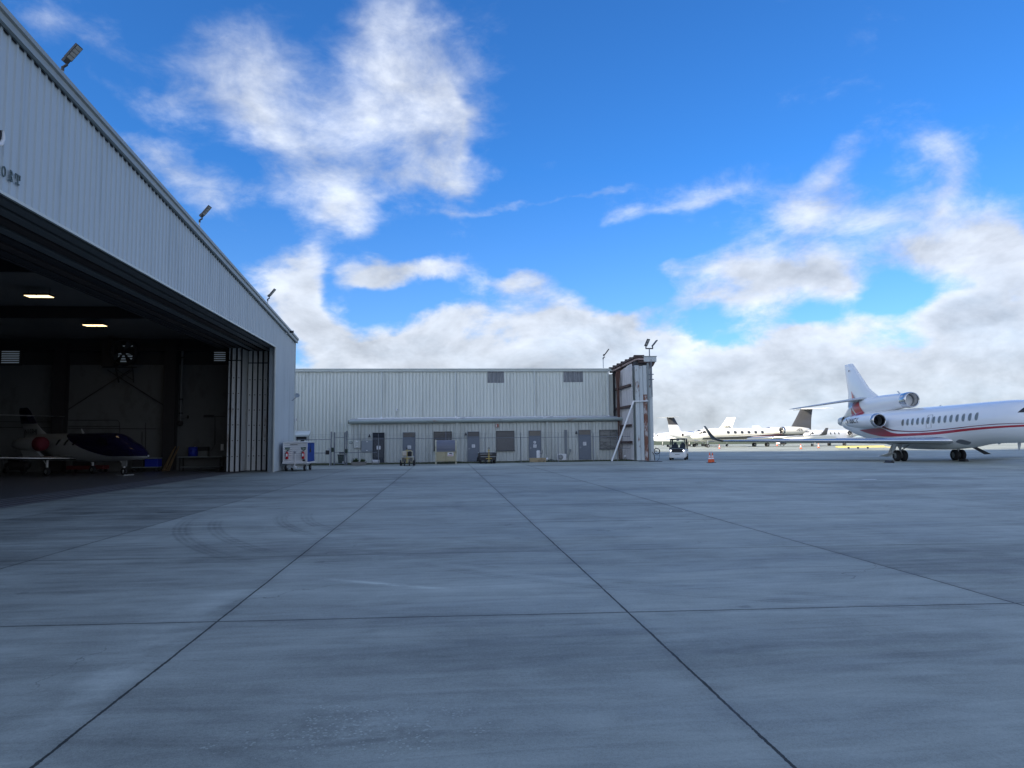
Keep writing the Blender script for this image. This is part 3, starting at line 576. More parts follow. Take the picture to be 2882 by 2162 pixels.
# ---- roof floodlights
def flood(name, base, h, aim, tilt, label, group, s=1.):
    """pole with a flat LED head; aim = heading of the head's far end, tilt = rise angle"""
    o = empty(name, base, 0, label, 'floodlight', group)
    MB().tube([(0, 0, 0), (0, 0, h)], .035*s, 8).build('pole', 'galvlt', o)
    MB().tube([(0, 0, h-.02), (0, 0, h+.12*s)], .055*s, 8).tube([(0, 0, h+.1*s), (math.cos(aim)*.16*s, math.sin(aim)*.16*s, h+.2*s)], .045*s, 8).build('bracket', 'lampbody', o)
    d = Vector((math.cos(aim)*math.cos(tilt), math.sin(aim)*math.cos(tilt), math.sin(tilt))); p0 = Vector((0, 0, h+.18*s))+d*.1*s; sd = Vector((-math.sin(aim), math.cos(aim), 0)); nn = d.cross(sd)
    if nn.z < 0: nn = -nn
    def P(a, b_, c): return p0+d*a*s+sd*b_*s+nn*c*s
    def bx(mb, a0, a1, b0, b1, c0, c1, mi=0): mb.add([P(a, b_, c) for a in (a0, a1) for b_ in (b0, b1) for c in (c0, c1)], [(0, 1, 3, 2), (4, 6, 7, 5), (0, 4, 5, 1), (2, 3, 7, 6), (0, 2, 6, 4), (1, 5, 7, 3)], mi)
    mb = MB(); bx(mb, 0, .18, -.13, .13, -.02, .07); bx(mb, .18, .80, -.17, .17, -.02, .055); bx(mb, .02, .16, -.07, .07, .07, .13); hd = mb.build('lamp_head', 'lampbody', o)
    mb = MB()
    for k in range(4): bx(mb, .21+k*.145, .335+k*.145, -.14, .14, -.032, -.021)
    mb.build('led_panel', 'led', hd)
    return o
for i, (px, py, hh, lab) in enumerate(((175, 228, .30, 'LED floodlight on the big hangar roof edge, nearest and highest of three'), (561, 656, .44, 'LED floodlight halfway down the big hangar roof edge'), (753, 864, .42, 'smallest LED floodlight near the low corner of the big hangar roof'))):
    b_ = PX(px, py, XW+.02); y_ = b_[1]; flood('floodlight', (XW+.02, y_, ztop(y_)-.02), hh, -.1, math.radians(50-10*i*0), lab, 'floodlights along the roof edge of the big hangar', s=.74)
# camera, dish, junction box on the hangar
p = PX(806, 935, XW+.04); o = empty('security_camera', p, 0, 'small black security camera on a bracket near the corner of the big hangar wall', 'security camera')
MB().tube([(0, 0, 0), (.22, .0, .02)], .03, 8).box(-.01, .03, -.09, .09, -.1, .1).build('bracket', 'white', o)
mb = MB(); mb.lathe([(0, .02), (.01, .075), (.20, .075), (.24, .085), (.25, .02)], (.2, 0, .02), 'x', 12); mb.build('camera_housing', 'black', o)
p = PX(822, 1128, XW+.05); o = empty('dish_antenna', p, 0, 'small round grey dish antenna on an arm at the corner of the big hangar', 'antenna')
MB().tube([(0, 0, 0), (.22, -.02, .18), (.32, -.03, .3)], .022, 6).build('arm', 'galv', o)
MB().lathe([(0, .01), (-.015, .10), (-.05, .15), (-.056, .15), (-.025, .09), (-.008, .01)], (.34, -.04, .34), 'y', 20).build('dish', 'dish', o)
p = PX(829, 1181, XW+.06); o = empty('wall_light', (XW+.05, YH-.05, p[2]), 0, 'small white box light fixed low on the corner of the big hangar', 'wall light')
MB().bbox(0, .12, -.08, .06, -.12, .12, .02).build('housing', 'white', o); MB().box(.12, .14, -.05, .04, -.08, .06).build('lens', 'led', o)
# interior ceiling lights (lit)
for px, py, y_, lab in ((110, 834, 36.9, 'lit strip light under the dark hangar ceiling, the larger and left one'), (267, 916, 43.4, 'lit strip light under the dark hangar ceiling, the smaller and right one')):
    p = PY(px, py, y_); o = empty('ceiling_light', p, 0, lab, 'ceiling light', 'strip lights inside the big hangar')
    MB().bbox(-.6, .6, -.3, .3, 0, .08, .01).tube([(-.5, 0, .08), (-.5, 0, ztop(y_)-p[2]-.1)], .012, 5).tube([(.5, 0, .08), (.5, 0, ztop(y_)-p[2]-.1)], .012, 5).build('housing', 'black', o)
    for s in (-1, 1): MB().box(.3*s-.27, .3*s+.27, -.26, .26, -.02, -.001).build('tube_lens', 'warm', o)
# big fan on a bracket against the end wall
p = PY(350, 992, YH-.9); o = empty('wall_fan', (p[0], YH-1.0, p[2]), 0, 'large dark round fan on a wall bracket between the hangar columns', 'fan')
MB().lathe([(-.25, .78), (-.27, .82), (.22, .86), (.25, .84), (.22, .78), (-.25, .78)], (0, 0, 0), 'y', 28).build('shroud', 'dark', o)
mb = MB()
for k in range(6):
    t = k*math.pi/3; c_, s_ = math.cos(t), math.sin(t); mb.add([(.1*c_-.05*s_, -.05, .1*s_+.05*c_), (.1*c_+.05*s_, .05, .1*s_-.05*c_), (.74*c_+.2*s_, .09, .74*s_-.2*c_), (.74*c_-.2*s_, -.09, .74*s_+.2*c_)], [(0, 1, 2, 3)])
mb.lathe([(-.12, 0), (-.12, .14), (.12, .14), (.12, 0)], (0, 0, 0), 'y', 16); mb.build('fan_blades', 'black', o)
mb = MB(); mb.bar((-1.35, .2, -.95), (.75, .2, -.95), .07); mb.bar((-.55, .2, -.95), (-.45, .5, -1.9), .06); mb.bar((.5, .2, -.95), (.45, .5, -1.9), .06); mb.bar((-.5, .3, -1.1), (.48, .3, -1.75), .04); mb.bar((.5, .3, -1.1), (-.48, .3, -1.75), .04); mb.box(-1.3, -.55, -.1, .5, -.9, .75); mb.build('bracket', 'dark', o)
# fire main on the wall
p = PY(508, 1185, YH-.6); o = empty('standpipe', (p[0], YH-.6, 0), 0, 'grey vertical water pipe with valves on the hangar end wall right of the column', 'pipe')
z0 = p[2]-.1
MB().tube([(0, 0, z0), (0, 0, 7.7)], .075, 8).tube([(.0, 0, z0+.35), (.42, 0, z0+.35)], .05, 8).build('riser', mat('pipe_grey', (.16, .17, .18), .5), o)
for z in (z0+.6, z0+1.5, z0+4.2): MB().lathe([(-.04, .0), (-.04, .13), (.04, .13), (.04, 0)], (0, 0, z), 'z', 12).build('flange', 'dark', o)
MB().lathe([(-.16, 0), (-.15, .14), (0, .17), (.15, .13), (.16, 0)], (0, 0, z0-.05), 'z', 14).build('pump_bulb', 'dark', o); mb = MB(); mb.lathe([(-.02, 0), (-.02, .12), (.02, .12), (.02, 0)], (.45, 0, z0+.35), 'x', 12); mb.build('valve', 'dark', o)
# wall conduits and panel
P_ = lambda px, py: tuple(PY(px, py, YH-.34))
for pl in ([(192, 1183), (332, 1183), (337, 1192), (337, 1225)], [(192, 1200), (337, 1200)], [(192, 1206), (440, 1207)], [(0, 1187), (150, 1188)], [(0, 1203), (150, 1204)], [(400, 1215), (400, 1270)], [(410, 1190), (410, 1270)], [(575, 1172), (633, 1172)], [(605, 1172), (605, 1250), (595, 1268)], [(457, 1229), (457, 1262)]): W(MB().tube([P_(*q) for q in pl], .02, 5), 'conduit', 'dark')
a, b_ = P_(574, 1175), P_(602, 1168); W(MB().box(a[0], b_[0], YH-.42, YH-.34, a[2], b_[2]), 'junction_box', 'dark')
a, b_ = P_(622, 1268), P_(630, 1250); W(MB().box(a[0], b_[0], YH-.42, YH-.34, a[2], b_[2]), 'junction_box', 'white')
# bench and items at the back of the hangar floor
p = G(545, 1327); o = empty('workbench', (p[0], YH-1.1, 0), 0, 'long dark steel workbench against the hangar end wall', 'workbench')
MB().box(-1.35, 1.35, -.4, .4, .84, .9).build('bench_top', 'trimdk', o)
for sx in (-1.28, 1.2):
    for sy in (-.36, .3): MB().box(sx, sx+.06, sy, sy+.06, 0, .84).build('leg', 'dark', o)
MB().box(-1.25, 1.25, -.35, .35, .22, .25).build('lower_shelf', 'trimdk', o)
o = empty('drum', PY(543, 1287, YH-1.1)*np.array([1, 1, 0])+np.array([0, 0, .9]), 0, 'bright blue plastic drum standing on the workbench', 'drum')
MB().lathe([(0, 0), (0, .26), (.03, .29), (.2, .29), (.22, .305), (.24, .29), (.42, .29), (.44, .305), (.46, .29), (.58, .28), (.6, .25), (.6, 0)], (0, 0, 0), 'z', 24).build('barrel', 'barrelblue', o); MB().lathe([(.6, .04), (.63, .04), (.63, 0)], (.1, .05, 0), 'z', 10).build('cap', 'white', o)
p = PY(573, 1287, YH-1.0); o = empty('tool_box', (p[0], p[1], .9), 0, 'grey and dark tool chest on the workbench beside the blue drum', 'tool box')
MB().bbox(-.3, .3, -.2, .2, 0, .34, .02).build('chest', mat('tool_chest_grey', (.16, .17, .16), .5), o); MB().bbox(-.33, .3, -.2, .2, .34, .6, .02).build('lid', 'black', o)
p = G(478, 1326); o = empty('timber_lengths', (p[0], YH-1.2, 0), 0, 'lengths of brown timber leaning against the hangar column', 'timber')
for k in range(4): MB().bar((-.35+.1*k, -.45+.07*k, 0), (.02+.11*k, .3, 1.35+.2*(k % 2)), .09, .03).build('plank', 'wood', o)
p = G(437, 1325); o = empty('service_cart', (p[0]+.1, YH-1.7, 0), 0, 'dark service cart with a blue panel by the hangar column', 'cart')
MB().box(-.9, .7, -.35, .35, .25, .3).box(-.9, .7, -.35, .35, .8, .86).build('deck', 'trimdk', o); MB().bbox(-.1, .68, -.33, .33, .3, .78, .02).build('cabinet', 'barrelblue', o); MB().bbox(-.85, -.2, -.3, .3, .3, .72, .03).build('tank', 'dark', o)
for sx in (-.75, .55):
    for sy in (-.3, .3): MB().lathe([(-.03, 0), (-.03, .12), (.03, .12), (.03, 0)], (sx, sy, .12), 'y', 14).build('wheel', 'rubber', o)
p = G(225, 1331); o = empty('red_trolley', (p[0], YH-1.3, 0), 0, 'low dark red trolley behind the small jet inside the hangar', 'trolley')
MB().bbox(-1.1, 1.1, -.4, .4, .18, .42, .03).build('deck', mat('dull_red_deck', (.14, .02, .025), .6), o)
for sx in (-.9, .9):
    for sy in (-.36, .36): MB().lathe([(-.03, 0), (-.03, .1), (.03, .1), (.03, 0)], (sx, sy, .1), 'y', 12).build('wheel', 'rubber', o)
MB().bbox(-.8, .3, -.3, .3, .42, .68, .03).build('load', 'dark', o)
p = G(65, 1330); o = empty('compressor', (p[0], YH-1.4, 0), 0, 'dark air compressor with tank and upright handle at the far left inside the hangar', 'compressor')
MB().lathe([(-.7, 0), (-.65, .2), (-.5, .27), (.5, .27), (.65, .2), (.7, 0)], (.3, 0, .45), 'x', 18).build('tank', 'dark', o); MB().bbox(-.2, .5, -.2, .2, .72, 1.05, .04).build('motor', 'black', o); MB().tube([(-.5, 0, .4), (-.65, 0, 1.15), (-.75, 0, 1.2)], .025, 6).build('handle', 'galv', o)
for sx in (-.2, .8): MB().lathe([(-.32, 0), (-.32, .18), (-.26, .18), (-.26, 0)], (sx, 0, .18), 'y', 14).build('wheel', 'rubber', o)
# ================================================================ FAR METAL BUILDING
YB, YA = 59.6, 57.9
bd = empty('metal_building', (0, YB, 0), 0, 'long pale green-grey metal building with a low row of doors and windows along its side', 'building')
B = lambda mb, n, m_, p=None, **k: mb.build(n, m_, p or bd, world=True, **k)
xl = -19.; xr = PY(1714, 1100, YB)[0]; zt0 = 7.62
mb = MB(); pitch = .2815; n = int((xr-xl)/pitch); xl = xr-n*pitch
corr(xl, xr, pitch, .035, lambda a: 0.05, lambda a: zt0, lambda a, d, z: (a, YB-.06-d, z), rib=.035, rampw=.012, mb=mb, groove=.028)
mw = B(mb, 'main_wall', 'siding')
B(MB().box(xl, xr, YB+.02, YB+.15, 0, zt0), 'wall_core', 'siding')
B(MB().box(xl, 15., YB+.15, YB+30, 0, 7.3), 'building_body', 'siding')
mb = MB(); zf = 7.52   # eave gutter fascia
mb.prism([(YB-.05, zf), (YB-.20, zf), (YB-.22, zf+.10), (YB-.16, zf+.13), (YB-.22, zf+.20), (YB-.22, zf+.25), (YB-.05, zf+.25)], 'x', xl, xr+.75); fixn(B(mb, 'eave_gutter', 'trim'))
mb = MB().add([(xl, YB-.1, zf+.24), (15.2, YB-.1, zf+.24), (15.2, YB+15, 8.9), (xl, YB+15, 8.9), (15.2, YB+30, 7.7), (xl, YB+30, 7.7)], [(0, 1, 2, 3), (3, 2, 4, 5)]); B(mb, 'roof', 'trim')
for px in (1075, 1282.5, 1503.5, 1711):
    x_ = PY(px, 1100, YB)[0]; mb = MB(); mb.bbox(x_-.06, x_+.06, YB-.16, YB-.05, 3.55, zf, .012); mb.bar((x_, YB-.1, 3.6), (x_, YB-.3, 3.5), .1); dn = B(mb, 'downspout', 'trim')
    B(MB().tube([(x_, YB-.14, 3.48), (x_, YB-.14, 3.78)], .085, 10), 'pipe_collar', 'pvc', dn)
for a, b_, c, d in ((1371, 1041.5, 1415, 1078), (1590, 1041, 1643, 1076)):
    p, q = PY(a, d, YB), PY(c, b_, YB); n_ = max(3, int(round((q[0]-p[0])/pitch))); x0 = xr-round((xr-p[0])/pitch)*pitch
    mb = corr(x0, x0+n_*pitch, pitch, .035, lambda a_: p[2], lambda a_: zf+.02, lambda a_, d_, z: (a_, YB-.07-d_, z), rib=.035, rampw=.022); B(mb, 'translucent_panel', 'translucent')
# lean-to annex
ax0, ax1 = -7.5, 15.2; zg0, zg1 = 3.43, 3.52
def zg(x): return zg0+(x-ax0)/(ax1-ax0)*(zg1-zg0)
mb = MB(); pa = .285; na = int((14.75-ax0)/pa)
corr(ax0+.05, ax0+.05+na*pa, pa, .028, lambda a: .05, lambda a: 3.2, lambda a, d, z: (a, YA+.03-d, z), rib=.045, rampw=.012, mb=mb, groove=.022)
aw = B(mb, 'annex_wall', 'annex')
B(MB().box(ax0+.04, 14.78, YA+.09, YB-.12, 0, 3.2), 'annex_core', 'annex'); B(MB().box(ax0-.03, ax0+.05, YA-.05, YB-.12, 0, 3.2), 'corner_trim', 'siding')
mb = MB(); mb.add([(ax0-.12, YA-.25, zg0), (ax1, YA-.25, zg1), (ax1, YB-.12, zg1+.20), (ax0-.12, YB-.12, zg0+.20), (ax0-.12, YA-.25, zg0-.05), (ax1, YA-.25, zg1-.05), (ax1, YB-.12, zg1+.15), (ax0-.12, YB-.12, zg0+.15)], [(0, 1, 2, 3), (7, 6, 5, 4), (0, 4, 5, 1), (1, 5, 6, 2), (2, 6, 7, 3), (3, 7, 4, 0)]); B(mb, 'annex_roof', 'galvlt')
mb = MB()
for x_, y_, z_ in [(x_, None, None) for x_ in (0,)]: pass
def gut(x0, x1):
    pr = [(YA-.06, -.0), (YA-.25, -.0), (YA-.30, -.05), (YA-.30, -.12), (YA-.27, -.19), (YA-.20, -.26), (YA-.06, -.27)]
    n = len(pr); vs = [(x0, y, zg(x0)+dz) for y, dz in pr]+[(x1, y, zg(x1)+dz) for y, dz in pr]
    return vs, [(i, (i+1) % n, n+(i+1) % n, n+i) for i in range(n)]+[tuple(range(n)), tuple(reversed(range(n, 2*n)))]
vs, fs = gut(ax0-.1, ax1); gt = fixn(B(MB().add(vs, fs), 'gutter', mat('annex_gutter_paint', (.36, .42, .40), .4, 0, .12, 2, stain=(.30, .24, .2), sscale=1.2, samt=.05, stretch=(.4, 1, 1))))
vs, fs = gut(ax0-.14, ax0-.1); fixn(B(MB().add(vs, fs), 'gutter_end', 'black', gt))
# pvc drain line along the annex roof
pp = [PY(x, y, YB-.35) for x, y in ((1007, 1179), (1075, 1177.5), (1283, 1176), (1503, 1174), (1712, 1172), (1762, 1174))]
mb = MB(); mb.tube(pp, .055, 8); B(mb, 'drain_pipe', 'pvc')
for px, py in ((1056, 1184), (1285, 1179), (1530, 1176.5)):
    p = PY(px, py, YA-.05); q = PY(px+22, py-5, YB-.4); B(MB().tube([p, q], .05, 8), 'drain_elbow', 'pvc')
B(MB().tube([PY(1117, 1158, YB-.08), PY(1117, 1176, YB-.08), PY(1720, 1170, YB-.08)], .015, 5), 'conduit', 'galv')
for px, y1 in ((1013.5, 1262), (1286, 1300), (1539.5, 1289)):
    x_ = PY(px, 1200, YA)[0]; zb = max(.05, PY(px, y1, YA)[2]); B(MB().bbox(x_-.055, x_+.055, YA-.15, YA-.045, zb, zg(x_)-.22, .01), 'downspout', 'annex')
# right end: stained posts
for a, b_, m_ in ((1742, 1750, 'peelrust'), (1751, 1757, 'annex'), (1759, 1769, 'siding')):
    p, q = PY(a, 1200, YA-.1)[0], PY(b_, 1200, YA-.1)[0]; B(MB().box(p, q, YA-.12-(0 if m_ != 'siding' else .05), YA+.3, .02, 3.24), 'corner_post', mat('rust_streaked_post', (.30, .27, .24), .6, 0, .2, 2, stain=(.12, .07, .05), sscale=1., samt=.3, stretch=(2, 1, .3)) if m_ == 'peelrust' else m_)
# doors
def rect(a, b_, c, d, y=YA): p, q = PY(a, d, y), PY(c, b_, y); return p[0], q[0], max(p[2], .03), q[2]
def door(px0, px1, yt, ym, yb, tm='blind', dm='door', papers=(), handle=None, lab=None, dark=False):
    x0, x1, z0, z1 = rect(px0, yt, px1, yb); zm = PY(px0, ym, YA)[2]; y = YA-.06
    mb = MB(); f_ = .035
    mb.box(x0-f_, x0, y-.02, YA, z0, z1+f_); mb.box(x1, x1+f_, y-.02, YA, z0, z1+f_); mb.box(x0, x1, y-.02, YA, z1, z1+f_); mb.box(x0, x1, y-.015, YA, zm-.04, zm+.04)
    o = B(mb, 'door_frame', 'doordk' if dark else 'door')
    lf = B(MB().box(x0+.004, x1-.004, y+.01, YA-.005, z0, zm-.04), 'door_leaf', dm, o)
    mb = MB(); mb.box(x0, x1, y+.012, YA-.006, zm+.04, z1)
    for k in range(5): zz = zm+.07+(z1-zm-.08)*k/5; mb.box(x0+.01, x1-.01, y+.002, y+.012, zz, zz+(z1-zm)*.12)
    B(mb, 'transom', tm, o)
    for a, b_, c, d in papers:
        p, q = PY(a, d, y+.005), PY(c, b_, y+.005); mb = MB(); mb.box(p[0], q[0], y+.003, y+.009, p[2], q[2]); h = q[2]-p[2]
        for k in range(4): mb.box(p[0]+.03, q[0]-.03-.04*(k % 2), y+.001, y+.0028, q[2]-h*(.18+.2*k)-.012, q[2]-h*(.18+.2*k), 1)
        B(mb, 'notice', ['paper', 'ink'], o)
    if handle:
        p = PY(handle[0], handle[1], y); mb = MB(); mb.box(p[0]-.03, p[0]+.03, y-.005, y+.009, p[2]-.05, p[2]+.05); mb.tube([(p[0], y-.005, p[2]), (p[0], y-.05, p[2]), (p[0]+.11, y-.05, p[2])], .013, 6); B(mb, 'handle', 'steel', o)
    return o
d1 = door(1050, 1081, 1219, 1233, 1303, 'glassdk', 'glassdk', ((1060, 1255, 1065, 1265), (1067, 1255, 1071, 1265)), None, dark=True)
x0, x1, z0, z1 = rect(1053, 1237, 1079, 1287); B(MB().box(x0, x1, YA-.056, YA-.05, z0, z1), 'door_glass', mat('grey_door_glass', (.06, .063, .07), .1), d1)
door(1135, 1168, 1218, 1232, 1301, 'glassdk', 'door', ((1147, 1254, 1157, 1263),))
door(1317, 1348, 1216, 1230, 1299, 'blind', 'door', ((1328, 1251, 1337, 1260),), (1320, 1263))
door(1490, 1521, 1213, 1228, 1296, 'blindtan', 'door', ((1501, 1251, 1510, 1260),), (1493, 1261))
door(1630, 1661, 1211, 1225, 1294, 'blindtan', 'door', ((1641, 1244, 1650, 1254),), (1633, 1259))
# round emblem above the notice on the fourth door
p = PY(1505, 1245, YA-.055); mb = MB(); mb.lathe([(-.003, .0), (-.003, .10), (.003, .11)], tuple(p), 'y', 18); mb.add([(p[0]-.07, p[1]-.006, p[2]-.02), (p[0]+.09, p[1]-.006, p[2]+.01), (p[0]-.02, p[1]-.006, p[2]+.05)], [(0, 1, 2)], 1); B(mb, 'emblem', ['paper', 'galv'])
def window(px0, yt, px1, yb, m_, n=9):
    x0, x1, z0, z1 = rect(px0, yt, px1, yb); y = YA-.05; mb = MB(); f_ = .04
    mb.box(x0-f_, x0, y-.03, YA, z0-f_, z1+f_); mb.box(x1, x1+f_, y-.03, YA, z0-f_, z1+f_); mb.box(x0, x1, y-.03, YA, z1, z1+f_); mb.box(x0-f_-.03, x1+f_+.03, y-.06, YA, z0-f_-.02, z0)
    o = B(mb, 'window', 'doordk'); pn = B(MB().box(x0, x1, y+.004, YA-.004, z0, z1), 'pane', m_, o)
    if n:
        mb = MB(); h = (z1-z0)/n
        for k in range(n): mb.box(x0+.01, x1-.01, y-.002, y+.0035, z0+k*h+h*.1, z0+k*h+h*.5)
        B(mb, 'blind', m_, o)
    return o
window(1222, 1216, 1270, 1268, 'glassdk', 10)
window(1398, 1214, 1446, 1268, 'blind', 22)
ww = window(1689, 1211, 1736, 1263, mat('mottled_window_screen', (.19, .19, .175), .25, 0, .35, 2.5, stain=(.10, .10, .09), sscale=1.6, samt=.5, stretch=(.6, 1, 2.2)), 0)  # screen colour broken up by darker blotches
x0, x1, z0, z1 = rect(1689, 1211, 1736, 1263); B(MB().box((x0+x1)/2+.12, (x0+x1)/2+.16, YA-.06, YA-.047, z0, z1).box(x0, x1, YA-.06, YA-.047, z0+.95, z0+.98), 'muntin', 'doordk', ww)
for a, b_, c, d, m_ in ((996, 1240, 1015, 1262, 'annex'), (1017, 1239.5, 1049, 1272, 'panelgrey')):
    x0, x1, z0, z1 = rect(a, b_, c, d); mb = MB().bbox(x0, x1, YA-.07, YA-.03, z0, z1, .01)
    o = B(mb, 'cover_panel', mat('grey_cover_board', (.25, .28, .30), .6, 0, .1, 3) if m_ == 'panelgrey' else m_)
    mb = MB()
    for z_ in (z0+.1, z1-.1): mb.bbox((x0+x1)/2-.06, (x0+x1)/2+.08, YA-.12, YA-.071, z_-.04, z_+.04, .015)
    B(mb, 'latch', 'pvc', o)
x0, x1, z0, z1 = rect(983, 1243, 992, 1249); o = B(MB().box(x0, x1, YA-.06, YA-.03, z0, z1), 'sign_plate', 'greenplate')
mb = MB()
for k in range(2): mb.box(x0+.04+k*.1, x0+.10+k*.1, YA-.062, YA-.0605, z0+.04, z1-.04)
B(mb, 'sign_mark', 'paper', o)
x0, x1, z0, z1 = rect(1589, 1210, 1595, 1290); B(MB().box(x0, x1, YA-.14, YA-.02, z0, z1), 'cable_duct', mat('duct_grey', (.17, .19, .2), .5))
x0, x1, z0, z1 = rect(1602, 1264, 1607, 1271); B(MB().box(x0, x1, YA-.15, YA-.03, z0, z1).tube([(x0+.07, YA-.08, z0), (x0+.05, YA-.08, .7), (x0-.12, YA-.1, .35)], .018, 6), 'power_box', 'trimdk')
for px, py in ((1040, 1226), (1311, 1221), (1621.5, 1217)):
    p = PY(px, py, YA-.05); o = B(MB().lathe([(-.14, .10), (-.10, .09), (.02, .05), (.1, .02), (.12, 0)], (p[0], p[1]-.1, p[2]), 'z', 12).tube([(p[0], YA-.02, p[2]-.08), (p[0]+.02, p[1]-.1, p[2]-.02)], .02, 6), 'wall_lamp', 'black')
p = PY(1399, 1198.5, YA-.05); o = B(MB().bbox(p[0]-.12, p[0]+.12, p[1]-.1, p[1]+.04, p[2]-.13, p[2]+.14, .02), 'alarm_box', mat('faded_red_box', (.33, .10, .07), .5, 0, .2, 8)); B(MB().box(p[0]-.09, p[0]-.02, p[1]-.105, p[1]-.1, p[2]-.1, p[2]+.1), 'alarm_lens', 'paper', o)
p = PY(1117, 1153, YB-.05); B(MB().lathe([(-.1, .07), (0, .08), (.1, .03), (.12, 0)], (p[0], p[1]-.08, p[2]), 'z', 10), 'wall_lamp', 'white')
flood('floodlight', PY(1698, 1036, YB+.6), .78, -.25, math.radians(52), 'slim single floodlight on a tall pole on the roof of the long metal building', 'building roof floodlights', s=.95)
# ---- rusty door outrigger at the right end
og = empty('door_outrigger', (15.2, 57, 0), 0, 'rusty door-track frame with peeling white leaves at the metal building end', 'door frame')
O = lambda mb, n, m_, p=None, **k: mb.build(n, m_, p or og, world=True, **k)
y0, y1 = 54.5, 59.5; XG = 14.62
def zb_(y): return 7.55+(y1-y)/(y1-y0)*.42      # beam soffit line
mb = corr(0, y1-y0+1.2, .2, .03, lambda a: .1, lambda a: zb_(y1-a)-.35 if y1-a > y0 else zb_(y0)-.35, lambda a, d, z: (XG+.04-d*.6, y1+.6-a*.93, z), rib=.04, rampw=.02); O(mb, 'wall_sheet', mat('translucent_grey_sheet', (.52, .50, .49), .5, 0, .25, 2, stain=(.36, .35, .35), sscale=2., samt=.4, stretch=(2, 2, .2)))
O(MB().box(XG+.05, XG+.09, y0, y1+.6, .1, 7.2), 'wall_backing', 'siding')
for zf_, zn in ((5.75, 6.15), (4.15, 4.45), (2.75, 2.85), (1.45, 1.5)):
    mb = MB(); a = zf_; mb.add([(XG+x_, y_, z_+dz) for y_, z_ in ((y1+.5, (zf_+zn)/2), (y0+.1, (zf_+zn)/2)) for x_ in (-.18, .0) for dz in (-.09, .09)], [(0, 1, 3, 2), (4, 6, 7, 5), (0, 4, 5, 1), (2, 3, 7, 6), (0, 2, 6, 4), (1, 5, 7, 3)]); O(mb, 'girt', 'rustdk')
O(MB().bar((XG-.22, 57.9, .1), (XG-.22, 57.9, 7.4), .24, .18, mi=0), 'column', 'rust')
O(MB().bar((XG-.22, 57.8, 5.8), (XG-.22, 57.3, 7.4), .12, .1).bar((XG-.22, 58.0, 5.8), (XG-.22, 58.6, 7.2), .12, .1), 'knee_brace', 'rust')
O(MB().box(XG-.30, XG-.14, 59.2, 59.4, 3.5, 7.5), 'end_post', 'gasket')
for i, (dz, wx, m_) in enumerate(((0, .10, 'rustdk'), (.22, .30, 'peelrust'), (.40, .42, 'jetgrey'))):
    mb = MB(); mb.add([(XG-wx+dx+(.72 if y_ < 56 else -.1), y_, zb_(y_)-.28+dz+dd) for y_ in (y0-.1, y1+.6) for dx, dd in ((0, 0), (.75, 0), (.75, .15), (0, .15))], [(0, 1, 2, 3), (7, 6, 5, 4), (0, 4, 5, 1), (1, 5, 6, 2), (2, 6, 7, 3), (3, 7, 4, 0)])
    O(mb, 'track_beam', {'rustdk': 'rustdk', 'peelrust': mat('pinkish_primer', (.33, .25, .23), .7, 0, .2, 3, stain=(.12, .06, .045), sscale=1.5, samt=.3), 'jetgrey': 'rustdk'}[m_])
for y_ in np.arange(y0, y1+.5, .85): t_ = (y1-y_)/(y1-y0); O(MB().box(XG-.5+.8*t_, XG+.3+.8*t_, y_, y_+.3, zb_(y_)+.26, zb_(y_)+.36), 'roof_rib', 'rustdk')
p, q = PY(1812, 1018, y0-.1), PY(1847, 1003, y0-.1); O(MB().box(p[0], q[0], y0-.12, y0+.5, p[2], q[2]-.03), 'beam_end_box', 'peel')
O(MB().box(p[0]-.1, q[0]+.03, y0-.16, y0+.5, q[2]-.03, q[2]+.02), 'beam_cap', 'trimdk')
p1 = PY(1838, 1030, y0)[0]
O(MB().prism([(p[0]+.35, p[2]), (q[0]-.05, p[2]), (p1, p[2]-.35), (p1-.2, p[2]-.5)], 'y', y0-.05, y0+.35), 'gusset', 'rustdk')
def strip(a, b_, z0, z1, m_, n, y=y0, t=.3):
    x0, x1 = PY(a, 1200, y)[0], PY(b_, 1200, y)[0]; return O(MB().box(x0, x1, y, y+t, z0, z1), n, m_)
strip(1790.5, 1801.5, .05, 7.5, 'peel', 'door_leaf', y0-.05, .9); strip(1802.3, 1812.3, .05, 7.46, 'peel', 'door_leaf', y0+.02, .9)
strip(1813.5, 1823.5, 5.2, 7.5, 'peel', 'rusty_post', y0-.02); strip(1813.5, 1823.5, .03, 5.2, 'peelrust', 'rusty_post', y0-.02)
strip(1825.5, 1839, .03, 7.75, 'peel', 'end_column', y0+.05, .45); strip(1825, 1830, .03, 7.75, 'trimdk', 'column_flange', y0-.06, .06)
O(MB().box(PY(1791, 1100, y0)[0], PY(1824, 1100, y0)[0], y0+.08, y0+.8, 7.3, 7.85), 'roller_housing', 'dark')
x_ = PY(1832, 1100, y0-.1)[0]
for dx in (0, .11): O(MB().tube([(x_+dx, y0-.1, 5.9-.9*(dx > 0)), (x_+dx, y0-.1, 8.0)], .03, 6), 'conduit', 'galv')
O(MB().tube([(x_+.02, y0-.12, 5.9), (x_+.03, y0-.15, 5.2), (x_-.07, y0-.14, 4.9), (x_-.12, y0-.12, 5.0)], .016, 5), 'loose_cable', 'galv')
O(MB().box(x_-.15, x_+.25, y0-.12, y0-.05, 6.75, 6.82).box(x_-.15, x_+.25, y0-.12, y0-.05, 6.35, 6.42), 'pipe_clamp', 'galv')
O(MB().tube([PY(1843, 1296, y0-.3), PY(1841, 1280, y0-.3), PY(1836, 1272, y0-.3)], .03, 6), 'cable_riser', 'black')
